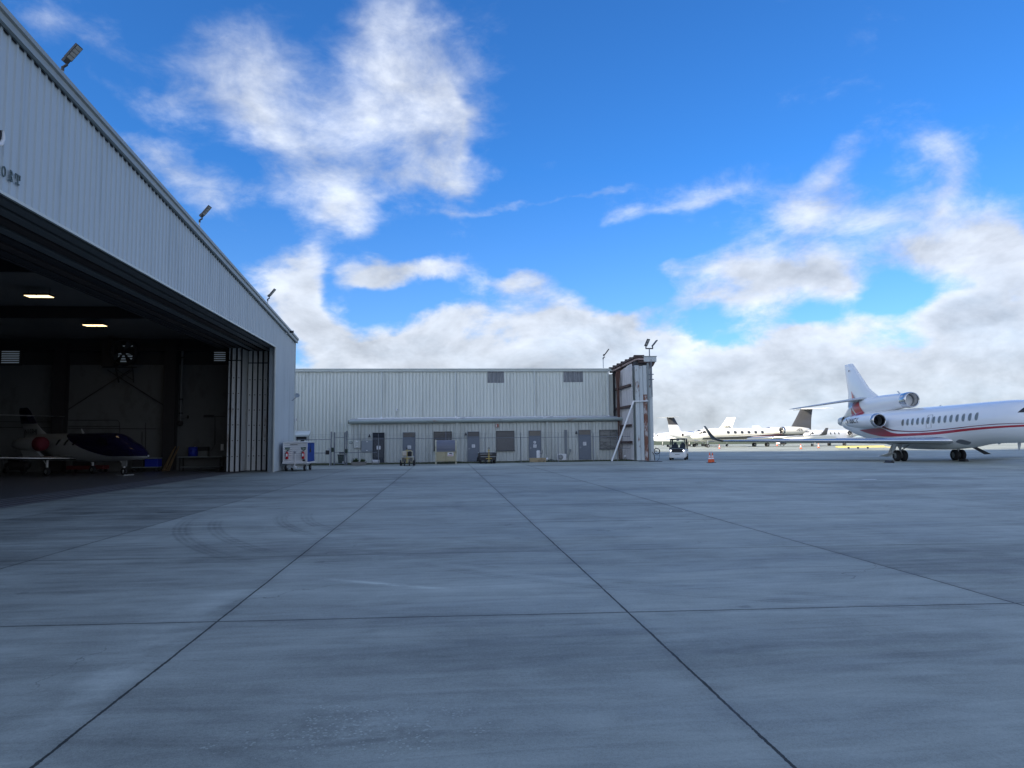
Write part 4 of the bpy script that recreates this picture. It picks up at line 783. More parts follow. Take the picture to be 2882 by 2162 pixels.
# twin floodlight on top of the outrigger
p = PY(1829, 1003, y0); o = empty('twin_floodlight', (p[0], y0+.1, q[2]), 0, 'twin-headed floodlight on a short mast above the rusty door frame', 'floodlight')
MB().tube([(0, 0, 0), (0, 0, .62)], .045, 8).build('pole', 'galv', o)
MB().bar((-.3, 0, .64), (.3, 0, .64), .09, .09).build('crossbar', 'lampbody', o)
def head(px, s, aim, tilt):
    d = Vector((math.cos(aim)*math.cos(tilt), math.sin(aim)*math.cos(tilt), math.sin(tilt))); sd = Vector((-math.sin(aim), math.cos(aim), 0)); nn = d.cross(sd); nn = nn if nn.z > 0 else -nn; p0 = Vector((px, 0, .82))
    def bx(mb, a0, a1, b0, b1, c0, c1): mb.add([p0+d*a+sd*b_+nn*c for a in (a0, a1) for b_ in (b0, b1) for c in (c0, c1)], [(0, 1, 3, 2), (4, 6, 7, 5), (0, 4, 5, 1), (2, 3, 7, 6), (0, 2, 6, 4), (1, 5, 7, 3)])
    mb = MB(); mb.tube([(px, 0, .64), (px, 0, .82)], .05, 8); bx(mb, 0, .62, -.16, .16, 0, .06); hd = mb.build('lamp_head', 'lampbody', o)
    mb = MB(); bx(mb, .08, .32, -.13, .13, -.012, -.001); bx(mb, .35, .58, -.13, .13, -.012, -.001); mb.build('led_panel', 'led', hd)
head(-.27, 1, -1.0, math.radians(58)); head(.27, 1, .1, math.radians(50))
# leaning white brace pole
p = G(1722, 1299); o = empty('brace_pole', p, 0, 'white steel pole leaning from the ground up to the rusty door frame', 'brace pole')
t1 = PY(1784, 1128, 54.35)-p; t2 = PY(1824, 1129, 54.42)-p
MB().tube([(0, 0, .03), tuple(t1)], .07, 10).build('strut', 'white', o); MB().tube([tuple(t1+np.array([-.03, 0, -.06])), tuple(t2)], .055, 8).build('arm', 'white', o); MB().box(-.15, .15, -.12, .12, 0, .03).build('foot_plate', 'galv', o)
# ================================================================ FENCE
def yf(x): return 53.75+(x+8.3)*.072
def fx(px): # world x of a fence post seen at px
    x = 0.
    for _ in range(12): x = PY(px, 1300, yf(x))[0]
    return x
fe = empty('chain_link_fence', (0, 55, 0), 0, 'galvanised chain-link fence with barbed wire along the foot of the metal building', 'fence')
Fn = lambda mb, n, m_, p=None: mb.build(n, m_, p or fe, world=True)
ht = 1.93
def post(px, h=2.35, r=.035, name='post', m_='galv'):
    x = fx(px); return Fn(MB().tube([(x, yf(x), 0), (x, yf(x), h)], r, 8), name, m_)
post(931.5, 2.5, .05); post(975.5, 2.55, .055); post(933+7, 2.45, .04); post(970.5, 2.45, .04)
for px in (1065, 1163, 1264, 1365.5, 1466.5, 1571.5, 1671, 1738.5): 
    post(px, ht+.05, .03); x = fx(px); Fn(MB().tube([(x, yf(x), ht), (x-.0, yf(x)-.22, ht+.30)], .014, 5).tube([(x, yf(x), ht), (x-.12*(px > 1600), yf(x), ht+.42)], .012, 5), 'barbed_wire_arm', 'galv')
post(1809, 1.98, .045); x = fx(1809); Fn(MB().tube([(x, yf(x), 1.95), (x-.28, yf(x)-.1, 2.25)], .018, 6).tube([(fx(1790), yf(x), ht), (fx(1783), yf(x), ht+.3)], .016, 6), 'barbed_wire_arm', 'galv')
xa, xb, xc_, xd, xe, xm = fx(868), fx(931), fx(941), fx(970), fx(976), fx(1738)
xh = fx(1809)
for a, b_, z_ in ((xa-.8, xb, ht), (xa-.8, xb, .93), (xe, xh, ht), (xe, fx(1062), .93), (xm, xh, 1.0)):
    Fn(MB().tube([(a, yf(a), z_), (b_, yf(b_), z_)], .024, 6), 'rail', 'galv')
for a, b_ in ((xa-.8, xb), (xe, xh)):
    Fn(MB().add([(a, yf(a)+.03, .05), (b_, yf(b_)+.03, .05), (b_, yf(b_)+.03, ht), (a, yf(a)+.03, ht)], [(0, 1, 2, 3)]), 'wire_mesh', 'chain')
mb = MB()
for k in range(3):
    for a, b_ in ((xa-.8, xb), (xe, xh)): mb.tube([(a, yf(a)-.07*k, ht+.12+.11*k), (b_, yf(b_)-.07*k, ht+.12+.11*k)], .0045, 4)
Fn(mb, 'barbed_wire', 'galv')
gt_ = empty('fence_gate', ((xc_+xd)/2, yf(xc_), 0), 0, 'narrow chain-link gate with tall barbed posts between the cart and the annex', 'gate')
Gn = lambda mb, n, m_: mb.build(n, m_, gt_, world=True)
mb = MB(); y_ = yf(xc_)
for x in (xc_+.02, xd-.02): mb.tube([(x, y_, .1), (x, y_, 2.42)], .028, 7)
for z_ in (.12, .97, 2.05): mb.tube([(xc_, y_, z_), (xd, y_, z_)], .024, 6)
Gn(mb, 'gate_frame', 'galv'); Gn(MB().add([(xc_, y_+.02, .1), (xd, y_+.02, .1), (xd, y_+.02, 2.0), (xc_, y_+.02, 2.0)], [(0, 1, 2, 3)]), 'wire_mesh', 'chain')
mb = MB()
for k in range(4):
    for x in (xc_, xd, xb, xe): mb.bar((x-.02, y_, 2.12+.09*k), (x+.11, y_-.03, 2.14+.09*k), .02)
    mb.tube([(xc_, y_, 2.14+.09*k), (xd, y_, 2.14+.09*k)], .005, 4)
Gn(mb, 'barbed_wire', 'galv')
mb = MB(); mb.bbox(xc_-.22, xc_-.04, y_-.1, y_+.05, 1.0, 1.32, .02); mb.bbox(xd+.05, xd+.22, y_-.1, y_+.05, .9, 1.2, .02); Gn(mb, 'latch', 'greenbox')
# card reader on a post
x = fx(925); o = empty('card_reader', (x, yf(x)-.35, 0), 0, 'small dark card reader box on a thin white post left of the gate', 'card reader')
MB().tube([(.12, 0, 0), (.12, 0, 1.2)], .028, 7).build('post', 'galvlt', o); MB().bbox(-.17, .1, -.1, .08, .82, 1.12, .03).build('reader', 'black', o); MB().box(.02, .18, -.03, .03, 1.15, 1.25).build('cap', 'galvlt', o)
# ================================================================ THINGS BY THE FENCE
def thing(name, px, py, rz, label, cat, group=None): return empty(name, tuple(G(px, py)), rz, label, cat, group)
def wheel(o, x, y, r, wd, ax='y', name='wheel', rim='galvlt'):
    t = MB().lathe([(-wd/2, r*.55), (-wd/2, r*.9), (-wd*.35, r), (wd*.35, r), (wd/2, r*.9), (wd/2, r*.55), (-wd/2, r*.55)], (x, y, r), ax, 20).build(name, 'rubber', o)
    MB().lathe([(-wd*.42, 0), (-wd*.42, r*.2), (-wd*.3, r*.25), (-wd*.3, r*.5), (-wd*.45, r*.57), (wd*.45, r*.57), (wd*.3, r*.5), (wd*.3, 0)], (x, y, r), ax, 16).build('rim', rim, t); return t
# baggage cart
o = empty('baggage_cart', (-9.72+.88*.82+.06, 43.9, 0), -.01, 'white slatted baggage cart with blue curtain side and two red fire extinguishers', 'cart')
o.scale = (.88, .88, .88); L_, Wd = 2.6, 1.5
MB().bbox(-Wd/2-.1, Wd/2+.1, 0, L_+.1, .50, .60, .015).build('deck', 'white', o)
mb = MB()
for k in range(9): mb.bbox(-Wd/2, Wd/2, .06, .11, .61+k*.145, .74+k*.145, .008)
mb.build('end_panel', 'white', o)
mb = MB()
for x in (-Wd/2-.03, Wd/2+.03):
    for y in (.05, L_): mb.bbox(x-.035, x+.035, y-.035, y+.035, .6, 1.92, .008)
mb.build('corner_post', 'white', o)
mb = MB(); mb.bbox(-Wd/2-.1, Wd/2+.1, -.02, L_+.1, 1.92, 1.97, .015); mb.prism([(-Wd/2-.1, 1.97), (Wd/2+.1, 1.97), (.3, 2.02), (-.3, 2.02)], 'y', 0, L_); fixn(mb.build('roof', 'white', o))
for sx in (1, -1):
    mb = MB(); vs = []; n = 40
    for i in range(n+1):
        y = .1+i*(L_-.15)/n; d = .03*math.sin(i*1.9)+.02*math.sin(i*.7)
        if abs(i-n*.48) < 1.2: d -= .08
        for z in (.62, 1.2, 1.9): vs.append((sx*(Wd/2+.04+d*(1.5 if z < 1 else 1)+(.05 if z < 1.5 else 0)*math.sin(i/n*3.14)), y, z))
    fs = [(i*3+k, i*3+3+k, i*3+4+k, i*3+1+k) for i in range(n) for k in range(2)]
    mb.add(vs, fs, 0, True).build('curtain', 'blue', o)
MB().box(-Wd/2, Wd/2, L_-.04, L_, .6, 1.92).build('end_panel', 'white', o)
for sx in (-.65, .60):
    for y in (.35, L_-.4): wheel(o, sx, y, .21, .14, 'x')
mb = MB(); mb.box(-.62, -.05, .2, .26, .22, .36); mb.box(.1, .62, .2, .26, .22, .36); mb.box(-.6, .6, .3, L_-.3, .38, .5); mb.bar((-.05, .1, .45), (-.02, -.35, .2), .07); mb.build('chassis', 'galvlt', o)
MB().tube([(0, .0, .22), (0, -.03, .95), (0, -.02, 1.22)], .03, 8).bar((0, .1, .3), (.0, -.1, .2), .22, .1).build('tow_bar', 'white', o)
MB().lathe([(-.02, .045), (-.02, .075), (.02, .075), (.02, .045), (-.02, .045)], (0, -.03, 1.28), 'y', 16).build('tow_ring', 'galv', o)
for x in (-.52, .55):
    e = MB().lathe([(0, 0), (0, .085), (.03, .095), (.40, .095), (.46, .07), (.49, .03), (.49, 0)], (x, -.06, .82), 'z', 16).build('fire_extinguisher', 'fired', o)
    MB().lathe([(.49, .02), (.54, .035), (.56, 0)], (x, -.06, .82), 'z', 10).bar((x-.02, -.06, 1.36), (x+.1, -.08, 1.42), .02, .04).tube([(x-.03, -.06, 1.34), (x-.12, -.06, 1.28), (x-.12, -.07, 1.0)], .014, 5).build('valve', 'black', e)
    MB().box(x-.06, x+.06, -.162, -.155, 1.0, 1.18).build('maker_plate', 'paper', e)
    mb = MB(); mb.box(x-.17, x+.17, .045, .058, 1.52, 1.60); mb.box(x-.14, x+.14, .045, .058, 1.42, 1.48); mb.build('placard', 'greenplate', o)
MB().box(.5, .68, .04, .056, .67, .79).box(-.35, .15, .04, .056, 1.78, 1.81).build('placard', 'ink', o)
MB().bbox(Wd/2+.08, Wd/2+.16, .7, .9, 1.25, 1.5, .02).tube([(Wd/2+.08, .6, 1.9), (Wd/2+.16, .7, 1.8), (Wd/2+.12, .8, 1.5)], .015, 5).build('curtain_hook', 'black', o)
# slanted tray equipment behind the cart
p = PY(848, 1238, 54.6); o = empty('service_stand', (p[0], 54.9, 0), 0, 'pale steel frame with a tilted white top tray standing behind the baggage cart', 'equipment stand')
mb = MB(); mb.add([(x, y, z+dz) for x in (-.55, .55) for y, z in ((-.35, 2.15), (.45, 2.5)) for dz in (0, .07)], [(0, 1, 3, 2), (4, 6, 7, 5), (0, 4, 5, 1), (2, 3, 7, 6), (0, 2, 6, 4), (1, 5, 7, 3)])
for x in (-.55, .55): mb.bar((x, -.35, 2.2), (x, .45, 2.55), .06, .14)
mb.bar((-.55, -.37, 2.22), (.55, -.37, 2.22), .06, .12); mb.build('tray', 'trim', o)
MB().bbox(-.45, .35, -.2, .3, 1.9, 2.15, .05).bbox(-.1, .15, -.1, .1, 1.7, 1.95, .03).build('drive_unit', 'black', o)
for x in (-.4, .4):
    for y in (-.25, .35): MB().box(x-.03, x+.03, y-.03, y+.03, 0, 2.2).build('leg', 'galvlt', o)
MB().box(-.45, .45, -.3, .4, .3, .36).box(-.45, .45, -.3, .4, 1.2, 1.26).build('shelf', 'galv', o)
MB().box(-.62, -.57, -.36, -.3, 1.1, 2.3).build('upright', 'black', o)
# bins behind the gate
o = empty('waste_bin', tuple(PY(961, 1306, 55.6)*np.array([1, 1, 0])), .05, 'dark green waste bin standing behind the gate', 'bin')
MB().prism([(-.22, 0), (.24, 0), (.28, .72), (-.27, .72)], 'y', -.22, .22).build('body', 'greenbox', o); MB().bbox(-.3, .3, -.26, .26, .72, .78, .015).bbox(-.18, .25, -.2, .2, .84, .96, .03).build('lid', 'black', o); MB().box(.1, .17, -.235, -.221, .05, .25).build('sticker', 'paper', o)
# planter
o = thing('planter_trough', 1010, 1310, .02, 'low grey planter trough full of spiky green plants in front of the fence', 'planter')
mb = MB(); mb.prism([(-.48, .0), (.48, 0), (.56, .27), (.50, .27), (.44, .06), (-.44, .06), (-.50, .27), (-.56, .27)], 'y', -.22, .22); mb.box(-.5, .5, -.24, -.2, .03, .26); mb.box(-.5, .5, .2, .24, .03, .26); fixn(mb.build('trough', 'concrete', o)); MB().box(-.5, .5, -.2, .2, .18, .23).build('soil', 'verge' if 'verge' in X else 'wood', o)
rng = random.Random(11)
for cx, n_, hh in ((-.26, 120, .36), (.27, 110, .30)):
    mb = MB()
    for i in range(n_):
        a = rng.uniform(0, 6.28); el = rng.uniform(.35, 1.45); l = hh*rng.uniform(.6, 1.05); bx, by = cx+rng.uniform(-.12, .12), rng.uniform(-.12, .12)
        d = Vector((math.cos(a)*math.cos(el), math.sin(a)*math.cos(el), math.sin(el))); s = Vector((-math.sin(a), math.cos(a), 0))*.022; b0 = Vector((bx, by, .22))
        mb.add([b0-s, b0+s, b0+d*l*.55+s*1.1, b0+d*l, b0+d*l*.55-s*1.1], [(0, 1, 2, 4), (4, 2, 3)])
    mb.build('spiky_plant', 'leafgreen', o)
x = fx(1009); o = empty('marker_post', (x, yf(x)-.12, 0), 0, 'short thin dark metal post beside the planter trough', 'post'); MB().tube([(0, 0, 0), (0, 0, 1.15)], .022, 6).build('rod', 'galv', o); MB().box(-.05, .05, -.05, .05, 0, .02).build('foot', 'galv', o)
# bucket on its side
o = thing('fallen_bucket', 1059, 1307, .25, 'white bucket lying on its side in the grass by the first door', 'bucket')
MB().lathe([(-.30, .155), (-.31, .185), (-.27, .185), (-.27, .17), (.22, .145), (.24, 0)], (0, 0, .185), 'x', 20).build('shell', 'pvc', o)
MB().lathe([(-.30, .155), (.18, .135), (.19, 0)], (0, 0, .185), 'x', 20).build('interior', 'black', o); MB().tube([(-.27, -.185, .19), (-.40, -.15, .08), (-.42, 0, .02), (-.40, .12, .05), (-.27, .185, .19)], .008, 5).build('handle', 'steel', o)
# ground power cart
o = thing('ground_power_cart', 1146, 1311, 0, 'cream and yellow ground power cart with black wheels in front of the second door', 'power cart')
for sx in (-.46, .46): 
    for y in (.15, .95): wheel(o, sx, y, .2, .12, 'x')
for sx in (-.17, .17): wheel(o, sx, -.35, .15, .09, 'x')
MB().bbox(-.42, .42, 0, 1.1, .22, .62, .03).build('body', 'cream', o)
MB().bbox(-.38, .36, .05, 1.0, .62, 1.05, .08).build('hood', 'cream', o)
MB().box(-.46, .44, -.03, 1.12, .60, .66).build('tray', 'galvlt', o)
mb = MB(); mb.bbox(.02, .32, -.08, .06, .66, 1.0, .04); mb.tube([(.05, -.1, .7), (.2, -.16, .82), (.33, -.1, .92), (.2, -.1, 1.02), (.05, -.12, .88)], .035, 6); mb.build('cable_bundle', 'black', o)
mb = MB(); mb.bar((-.12, -.1, 1.08), (.3, -.1, 1.08), .04); mb.bar((0, -.42, .2), (0, -.12, 1.15), .05); mb.bar((-.2, -.12, .5), (.2, -.12, .5), .04); mb.build('tow_bar', 'yellow', o)
MB().tube([(-.02, -.12, 1.12), (-.06, -.12, 1.22), (.03, -.12, 1.26)], .03, 6).build('hitch', 'black', o)
MB().box(-.36, -.05, -.012, -.002, .28, .56).box(.1, .38, -.012, -.002, .28, .56).build('vent', mat('vent_grey', (.12, .12, .11), .6), o)
MB().bbox(-.3, .0, -.06, .04, .70, .98, .02).build('gauge_panel', mat('gauge_panel_cream', (.58, .5, .42), .5, 0, .2, 8), o)
# storage bin
o = thing('storage_bin', 1255, 1307, 0, 'tan wooden storage bin with a curved grey slatted lid by the fence', 'storage bin')
hw = .80
for sx in (-1, 1):
    mb = MB(); x0, x1 = (-hw, -hw+.11) if sx < 0 else (hw-.11, hw)
    pr = [(0, 0), (.12, 0), (.12, .2), (1.0, .2), (1.0, 0), (1.12, 0), (1.12, 1.45), (1.0, 1.74), (.7, 1.82), (.35, 1.80), (.12, 1.66), (0, 1.35)]
    mb.prism(pr, 'x', x0, x1); fixn(mb.build('side_frame', 'cream', o))
MB().bbox(-hw+.11, -.01, .03, .08, .22, .95, .008).build('door', 'tan', o); MB().bbox(.01, hw-.11, .03, .08, .22, .95, .008).build('door', 'tan', o)
MB().box(-hw+.11, hw-.11, .10, 1.1, .2, 1.3).build('body', 'tan', o)
mb = MB(); cv = [(.02, 1.0), (.01, 1.18), (.03, 1.36), (.09, 1.53), (.2, 1.67), (.38, 1.76), (.62, 1.78), (.9, 1.72), (1.05, 1.55)]
for i in range(len(cv)-1):
    (ya, za), (yb_, zb2) = cv[i], cv[i+1]; n_ = 2
    for k in range(n_):
        t0, t1_ = k/n_+.03, (k+1)/n_-.03; A = (ya+(yb_-ya)*t0, za+(zb2-za)*t0); Bq = (ya+(yb_-ya)*t1_, za+(zb2-za)*t1_)
        mb.bar((0, A[0], A[1]), (0, Bq[0], Bq[1]), 2*(hw-.11), .03, up=(0, -1, .4))
mb.build('slatted_lid', 'lidgrey', o)
mb = MB(); vs = [(-hw+.12, y+.03, z) for y, z in cv]+[(hw-.12, y+.03, z) for y, z in cv]; n_ = len(cv); mb.add(vs, [(i, i+1, n_+i+1, n_+i) for i in range(n_-1)]).build('lid_backing', 'black', o)
MB().box(-hw+.11, hw-.11, .0, .05, .93, .99).build('rail', 'galv', o)
mb = MB(); mb.box(.13, .55, .018, .028, .60, .86); mb.add([(.18, .015, .76), (.50, .015, .72), (.48, .015, .80), (.3, .015, .83)], [(0, 1, 2, 3)], 1)
for k in range(5): mb.box(.17+.07*k, .22+.07*k, .014, .0175, .63, .69, 2)
mb.build('label_sheet', ['paper', 'ink', 'red'], o)
# black tow cart
o = thing('tow_cart', 1374, 1305, 0, 'black corrugated tow cart with an upright yellow tow bar in front of the window', 'cart')
mb = MB(); mb.bbox(-.68, .62, .05, 1.6, .22, .50, .03); mb.build('body', 'black', o)
mb = MB(); n_ = 9
for k in range(n_): x = -.62+k*1.22/(n_-1); mb.lathe([(0, .07), (1.4, .07)], (x, .12, .78), 'y', 10)
mb.build('corrugated_cover', 'galvlt', o); MB().bbox(-.7, .64, .08, 1.5, .50, .78, .03).build('tank', 'black', o)
mb = MB(); mb.box(-.6, .3, .04, .05, .70, .73); mb.box(-.55, .58, .03, .045, .50, .53); mb.build('trim_strip', 'galvlt', o)
for x in (-.55, .5):
    for y in (.3, 1.3): wheel(o, x, y, .17, .12, 'x')
for x in (-.16, .24): wheel(o, x, -.15, .15, .09, 'x')
mb = MB(); mb.bar((.05, -.15, .12), (.05, -.12, 1.05), .07); mb.box(-.18, .28, -.17, -.11, .35, .40); mb.box(-.06, .16, -.17, -.12, .52, .57); mb.bar((-.05, -.12, 1.0), (.15, -.12, 1.0), .05); mb.build('tow_bar', 'yellow', o)
MB().lathe([(-.02, .04), (-.02, .07), (.02, .07), (.02, .04), (-.02, .04)], (.05, -.12, 1.14), 'y', 14).build('tow_ring', 'black', o)
o = thing('battery_case', 1347, 1304, .1, 'small dark box on wire legs just left of the black tow cart', 'case'); MB().prism([(-.14, .16), (.12, .16), (.16, .46), (-.1, .46)], 'y', -.12, .12).build('case', 'black', o)
for x in (-.1, .1): MB().bar((x, 0, 0), (x, 0, .16), .02).build('leg', 'galv', o)
# spray drum with hose
o = thing('spray_drum', 1519, 1299, 0, 'white plastic drum with a hand pump and curved black hose behind the tan box', 'drum')
o.location.y += .9
MB().lathe([(0, 0), (0, .22), (.05, .235), (.82, .235), (.88, .2), (.9, .06), (.93, .05), (.93, 0)], (0, 0, 0), 'z', 24).build('drum_body', 'pvc', o)
MB().tube([(-.02, 0, .93), (-.02, 0, 1.2)], .022, 6).box(-.09, .06, -.02, .02, 1.18, 1.23).bbox(-.07, .05, -.06, .06, .93, 1.02, .01).build('pump', 'galv', o)
MB().tube([(.02, 0, 1.22), (.1, -.05, 1.05), (.2, -.08, .98), (.33, -.1, .88), (.36, -.12, .72), (.3, -.14, .6), (.12, -.24, .62)], .017, 6).build('hose', 'black', o)
mb = MB(); mb.add([(.0, -.24, .55), (.18, -.18, .5), (.12, -.215, .8), (-.06, -.24, .75)], [(0, 1, 2, 3)]).build('label_sheet', 'paper', o)
o = thing('wooden_crate', 1513.5, 1301, -.01, 'long low tan box lying at the fence line in front of the white drum', 'box')
MB().bbox(-.64, .62, -.18, .2, 0, .33, .012).build('box', 'tanbox', o); MB().bar((-.3, -.185, .02), (.35, -.185, .31), .05, .012).bar((0, -.186, .02), (.5, -.186, .25), .03, .012).build('strap', 'wood', o)
for px, py, h, lab in ((1540.5, 1299, .32, 'short white capped pipe standing beside the tan box'), (1759.5, 1296, .42, 'short white capped pipe near the foot of the leaning brace pole')):
    o = thing('cleanout_pipe', px, py, 0, lab, 'pipe', 'white capped pipe stubs'); MB().lathe([(0, 0), (0, .06), (h-.2, .06), (h-.2, .085), (h-.06, .085), (h-.06, .06), (h, .05), (h, 0)], (0, 0, 0), 'z', 14).build('pipe', 'pvc', o); MB().lathe([(0, .09), (.04, .09), (.04, .06)], (0, 0, h-.16), 'z', 12).build('cap_ring', 'galvlt', o)
# air conditioner
p = PY(1581, 1296, 57.3); o = empty('air_conditioner', (p[0], 57.3, .06), 0, 'white outdoor air conditioner unit with a round grille against the annex wall', 'air conditioner')
MB().bbox(-.36, .36, -.15, .15, 0, .52, .02).build('casing', 'pvc', o); mb = MB().lathe([(-.012, .02), (-.012, .20), (0, .21), (0, .22)], (-.12, -.155, .26), 'y', 24)
gr = mb.build('fan_grille', mat('ac_grille', (.16, .17, .17), .5), o); mb = MB()
for k in range(8): t = k*math.pi/8; mb.bar((-.12-.2*math.cos(t), -.175, .26-.2*math.sin(t)), (-.12+.2*math.cos(t), -.175, .26+.2*math.sin(t)), .012, .008)
for r_ in (.07, .13, .19): mb.lathe([(-.004, r_-.006), (-.004, r_+.006)], (-.12, -.175, .26), 'y', 24)
mb.build('guard', 'galvlt', gr); MB().box(-.34, -.2, -.12, .12, -.06, 0).box(.2, .34, -.12, .12, -.06, 0).build('foot', 'galv', o)
o = empty('planter_pot', tuple(PY(1551, 1297, 56.9)*np.array([1, 1, 0])), 0, 'low dark drain cover mound in the grass beside the air conditioner', 'drain cover'); MB().lathe([(0, .26), (.1, .25), (.16, .18), (.18, 0)], (0, 0, 0), 'z', 16).build('cover', 'greenbox', o); MB().lathe([(0, .06), (.03, .05), (.03, 0)], (0, 0, .18), 'z', 10).build('knob', 'black', o); o.name = 'drain_cover'
# mat and cable right of the end column
o = thing('rubber_mat', 1838, 1299.5, 0, 'black rubber mat with a loose cable loop at the foot of the end column', 'mat')
MB().bbox(-.6, .62, -.35, .3, 0, .035, .01).build('mat', 'black', o); MB().bbox(-1.1, -.3, -.3, .1, 0, .02, .005).build('flap', mat('blue_grey_flap', (.03, .07, .1), .7), o)
MB().tube([(.3, 0, .04), (.5, .1, .2), (.6, .2, .6), (.55, .3, .95), (.35, .5, 1.05)], .014, 5).build('cable', 'black', o)
# wheeled towbar half hidden by the column
o = thing('towbar_cart', 1849, 1279, -.2, 'dark spoked wheel of a towbar cart showing beside the end column', 'towbar')
r_ = .36; mb = MB().lathe([(-.06, r_*.74), (-.06, r_*.95), (-.03, r_), (.03, r_), (.06, r_*.95), (.06, r_*.74), (-.06, r_*.74)], (0, 0, r_), 'y', 24); wh = mb.build('wheel', 'rubber', o); mb = MB()
for k in range(5): t = k*2*math.pi/5; mb.bar((0, -.03, r_), (math.cos(t)*r_*.78, -.03, r_+math.sin(t)*r_*.78), .06, .03)
mb.lathe([(-.06, 0), (-.06, .06), (.03, .06)], (0, 0, r_), 'y', 14); mb.build('rim', 'galvlt', wh)
MB().bar((0, .08, r_), (-1.9, .5, .5), .08).bar((0, .08, r_), (-1.6, -.1, .3), .06).build('bar', 'galv', o); 
# cones
def cone(px, py, label, group, s=1., rz=0., dx=0, dy=0):
    o = thing('traffic_cone', px, py, rz, label, 'traffic cone', group); o.location.x += dx; o.location.y += dy
    MB().bbox(-.18*s, .18*s, -.18*s, .18*s, 0, .035*s, .01).build('base', 'black', o)
    MB().lathe([(.035*s, .135*s), (.26*s, .098*s)], (0, 0, 0), 'z', 20).lathe([(.36*s, .082*s), (.42*s, .072*s)], (0, 0, 0), 'z', 20).lathe([(.50*s, .057*s), (.70*s, .026*s), (.705*s, .018*s), (.705*s, 0)], (0, 0, 0), 'z', 20).build('cone_body', 'orange', o)
    MB().lathe([(.26*s, .099*s), (.36*s, .083*s)], (0, 0, 0), 'z', 20).lathe([(.42*s, .073*s), (.50*s, .058*s)], (0, 0, 0), 'z', 20).build('collar', 'reflwhite', o)
cone(1998, 1303, 'orange and white traffic cone, the left one of the close pair on the apron', 'pair of traffic cones', 1.02)
cone(2006, 1302, 'orange and white traffic cone, the right one of the close pair on the apron', 'pair of traffic cones', .98, .3)
cone(2025, 1263, 'small red-orange cone by the white jet nose gear', 'distant cones among the parked jets', 1.)
cone(2254, 1264, 'lone orange cone under the far part of the long wing, left of two', 'distant cones among the parked jets', 1.1)
cone(2304, 1261.5, 'orange cone in front of the far jet with the dark tail, right of two', 'distant cones among the parked jets', 1.1)
cone(2187, 1255, 'far tiny orange cone beside the small dark cart', 'distant cones among the parked jets', 1.2)
# utility vehicle
hv = math.radians(204); hx, hy = math.sin(hv), math.cos(hv); rz = math.atan2(hy, hx)
p = G(1908, 1295); o = empty('utility_vehicle', (p[0]-hx*.9, p[1]-hy*.9, 0), rz, 'small white electric utility cart with dark windscreen and lit headlights', 'utility cart')
# local: x forward, front face at x=+1.25
w2 = .66
def rp(pts): return pts
mb = MB()
sec = [(1.28, .52, .22, .60), (1.25, .62, .18, .66), (1.12, .655, .17, .86), (.9, w2, .2, .93), (.35, w2, .26, .92)]
n = len(sec); vs = []
for x, hw_, z0, z1 in sec: vs += [(x, -hw_, z0+.05), (x, -hw_, z1-.06), (x, -hw_+.1, z1), (x, hw_-.1, z1), (x, hw_, z1-.06), (x, hw_, z0+.05), (x, hw_-.1, z0), (x, -hw_+.1, z0)]
mb.add(vs, [(i*8+k, i*8+(k+1) % 8, (i+1)*8+(k+1) % 8, (i+1)*8+k) for i in range(n-1) for k in range(8)]+[tuple(range(8)), tuple(reversed(range((n-1)*8, n*8)))], 0, False)
fixn(mb.build('front_body', 'white', o))
MB().bbox(-1.2, .4, -w2, w2, .28, .5, .03).build('floor_pan', 'black', o); MB().bbox(-1.3, -.5, -w2, w2, .45, .85, .04).build('rear_body', 'white', o)
mb = MB(); mb.add([(1.262, -.52, .82), (1.262, .52, .82), (1.262, .56, .74), (1.30, .36, .63), (1.31, -.36, .63), (1.262, -.56, .74), (1.19, -.55, .86), (1.19, .55, .86)], [(0, 1, 2, 3, 4, 5), (0, 6, 7, 1)]); mb.bbox(1.2, 1.295, -.5, .5, .64, .80, .02); mb.build('front_visor', 'black', o)
for s in (-1, 1): MB().lathe([(0, .055), (.02, .05), (.03, 0)], (1.295, s*.50, .765), 'x', 16).build('headlight', 'lens', o)
MB().box(1.275, 1.292, -.18, .18, .44, .47).build('bumper_slot', 'ink', o)
mb = MB()
for s in (-1, 1):
    mb.bar((1.12, s*.60, .88), (.62, s*.56, 1.66), .07, .07); mb.bar((-.55, s*.62, .7), (-.5, s*.57, 1.68), .07, .07); mb.bar((-1.2, s*.62, .7), (-1.05, s*.57, 1.66), .06, .06)
mb.bar((1.13, -.6, .88), (1.13, .6, .88), .06, .05); mb.bar((.62, -.57, 1.64), (.62, .57, 1.64), .06, .06); mb.build('cab_frame', 'black', o)
fixn(MB().bbox(-1.2, .74, -.62, .62, 1.66, 1.74, .03).build('roof', mat('dark_grey_roof', (.06, .075, .08), .4), o))
MB().add([(1.11, -.57, .9), (1.11, .57, .9), (.64, .53, 1.63), (.64, -.53, 1.63)], [(0, 1, 2, 3)]).build('windscreen', 'clear', o)
for s in (-.3, .3):
    st = MB().bbox(-.35, .15, s-.23, s+.23, .55, .72, .04).build('seat', 'black', o); MB().bbox(-.45, -.32, s-.23, s+.23, .7, 1.25, .05).bbox(-.43, -.34, s-.12, s+.12, 1.22, 1.42, .03).build('backrest', 'black', st)
MB().lathe([(-.01, .14), (0, .155), (.01, .14), (-.01, .14)], (.55, .3, 1.05), 'x', 18).bar((.57, .3, 1.05), (.85, .3, .8), .03).build('steering_wheel', 'black', o)
MB().bbox(.72, .9, -.6, .6, .85, 1.02, .05).build('dashboard', 'black', o); MB().bbox(.6, .63, -.1, .1, 1.54, 1.6, .01).build('mirror', 'black', o)
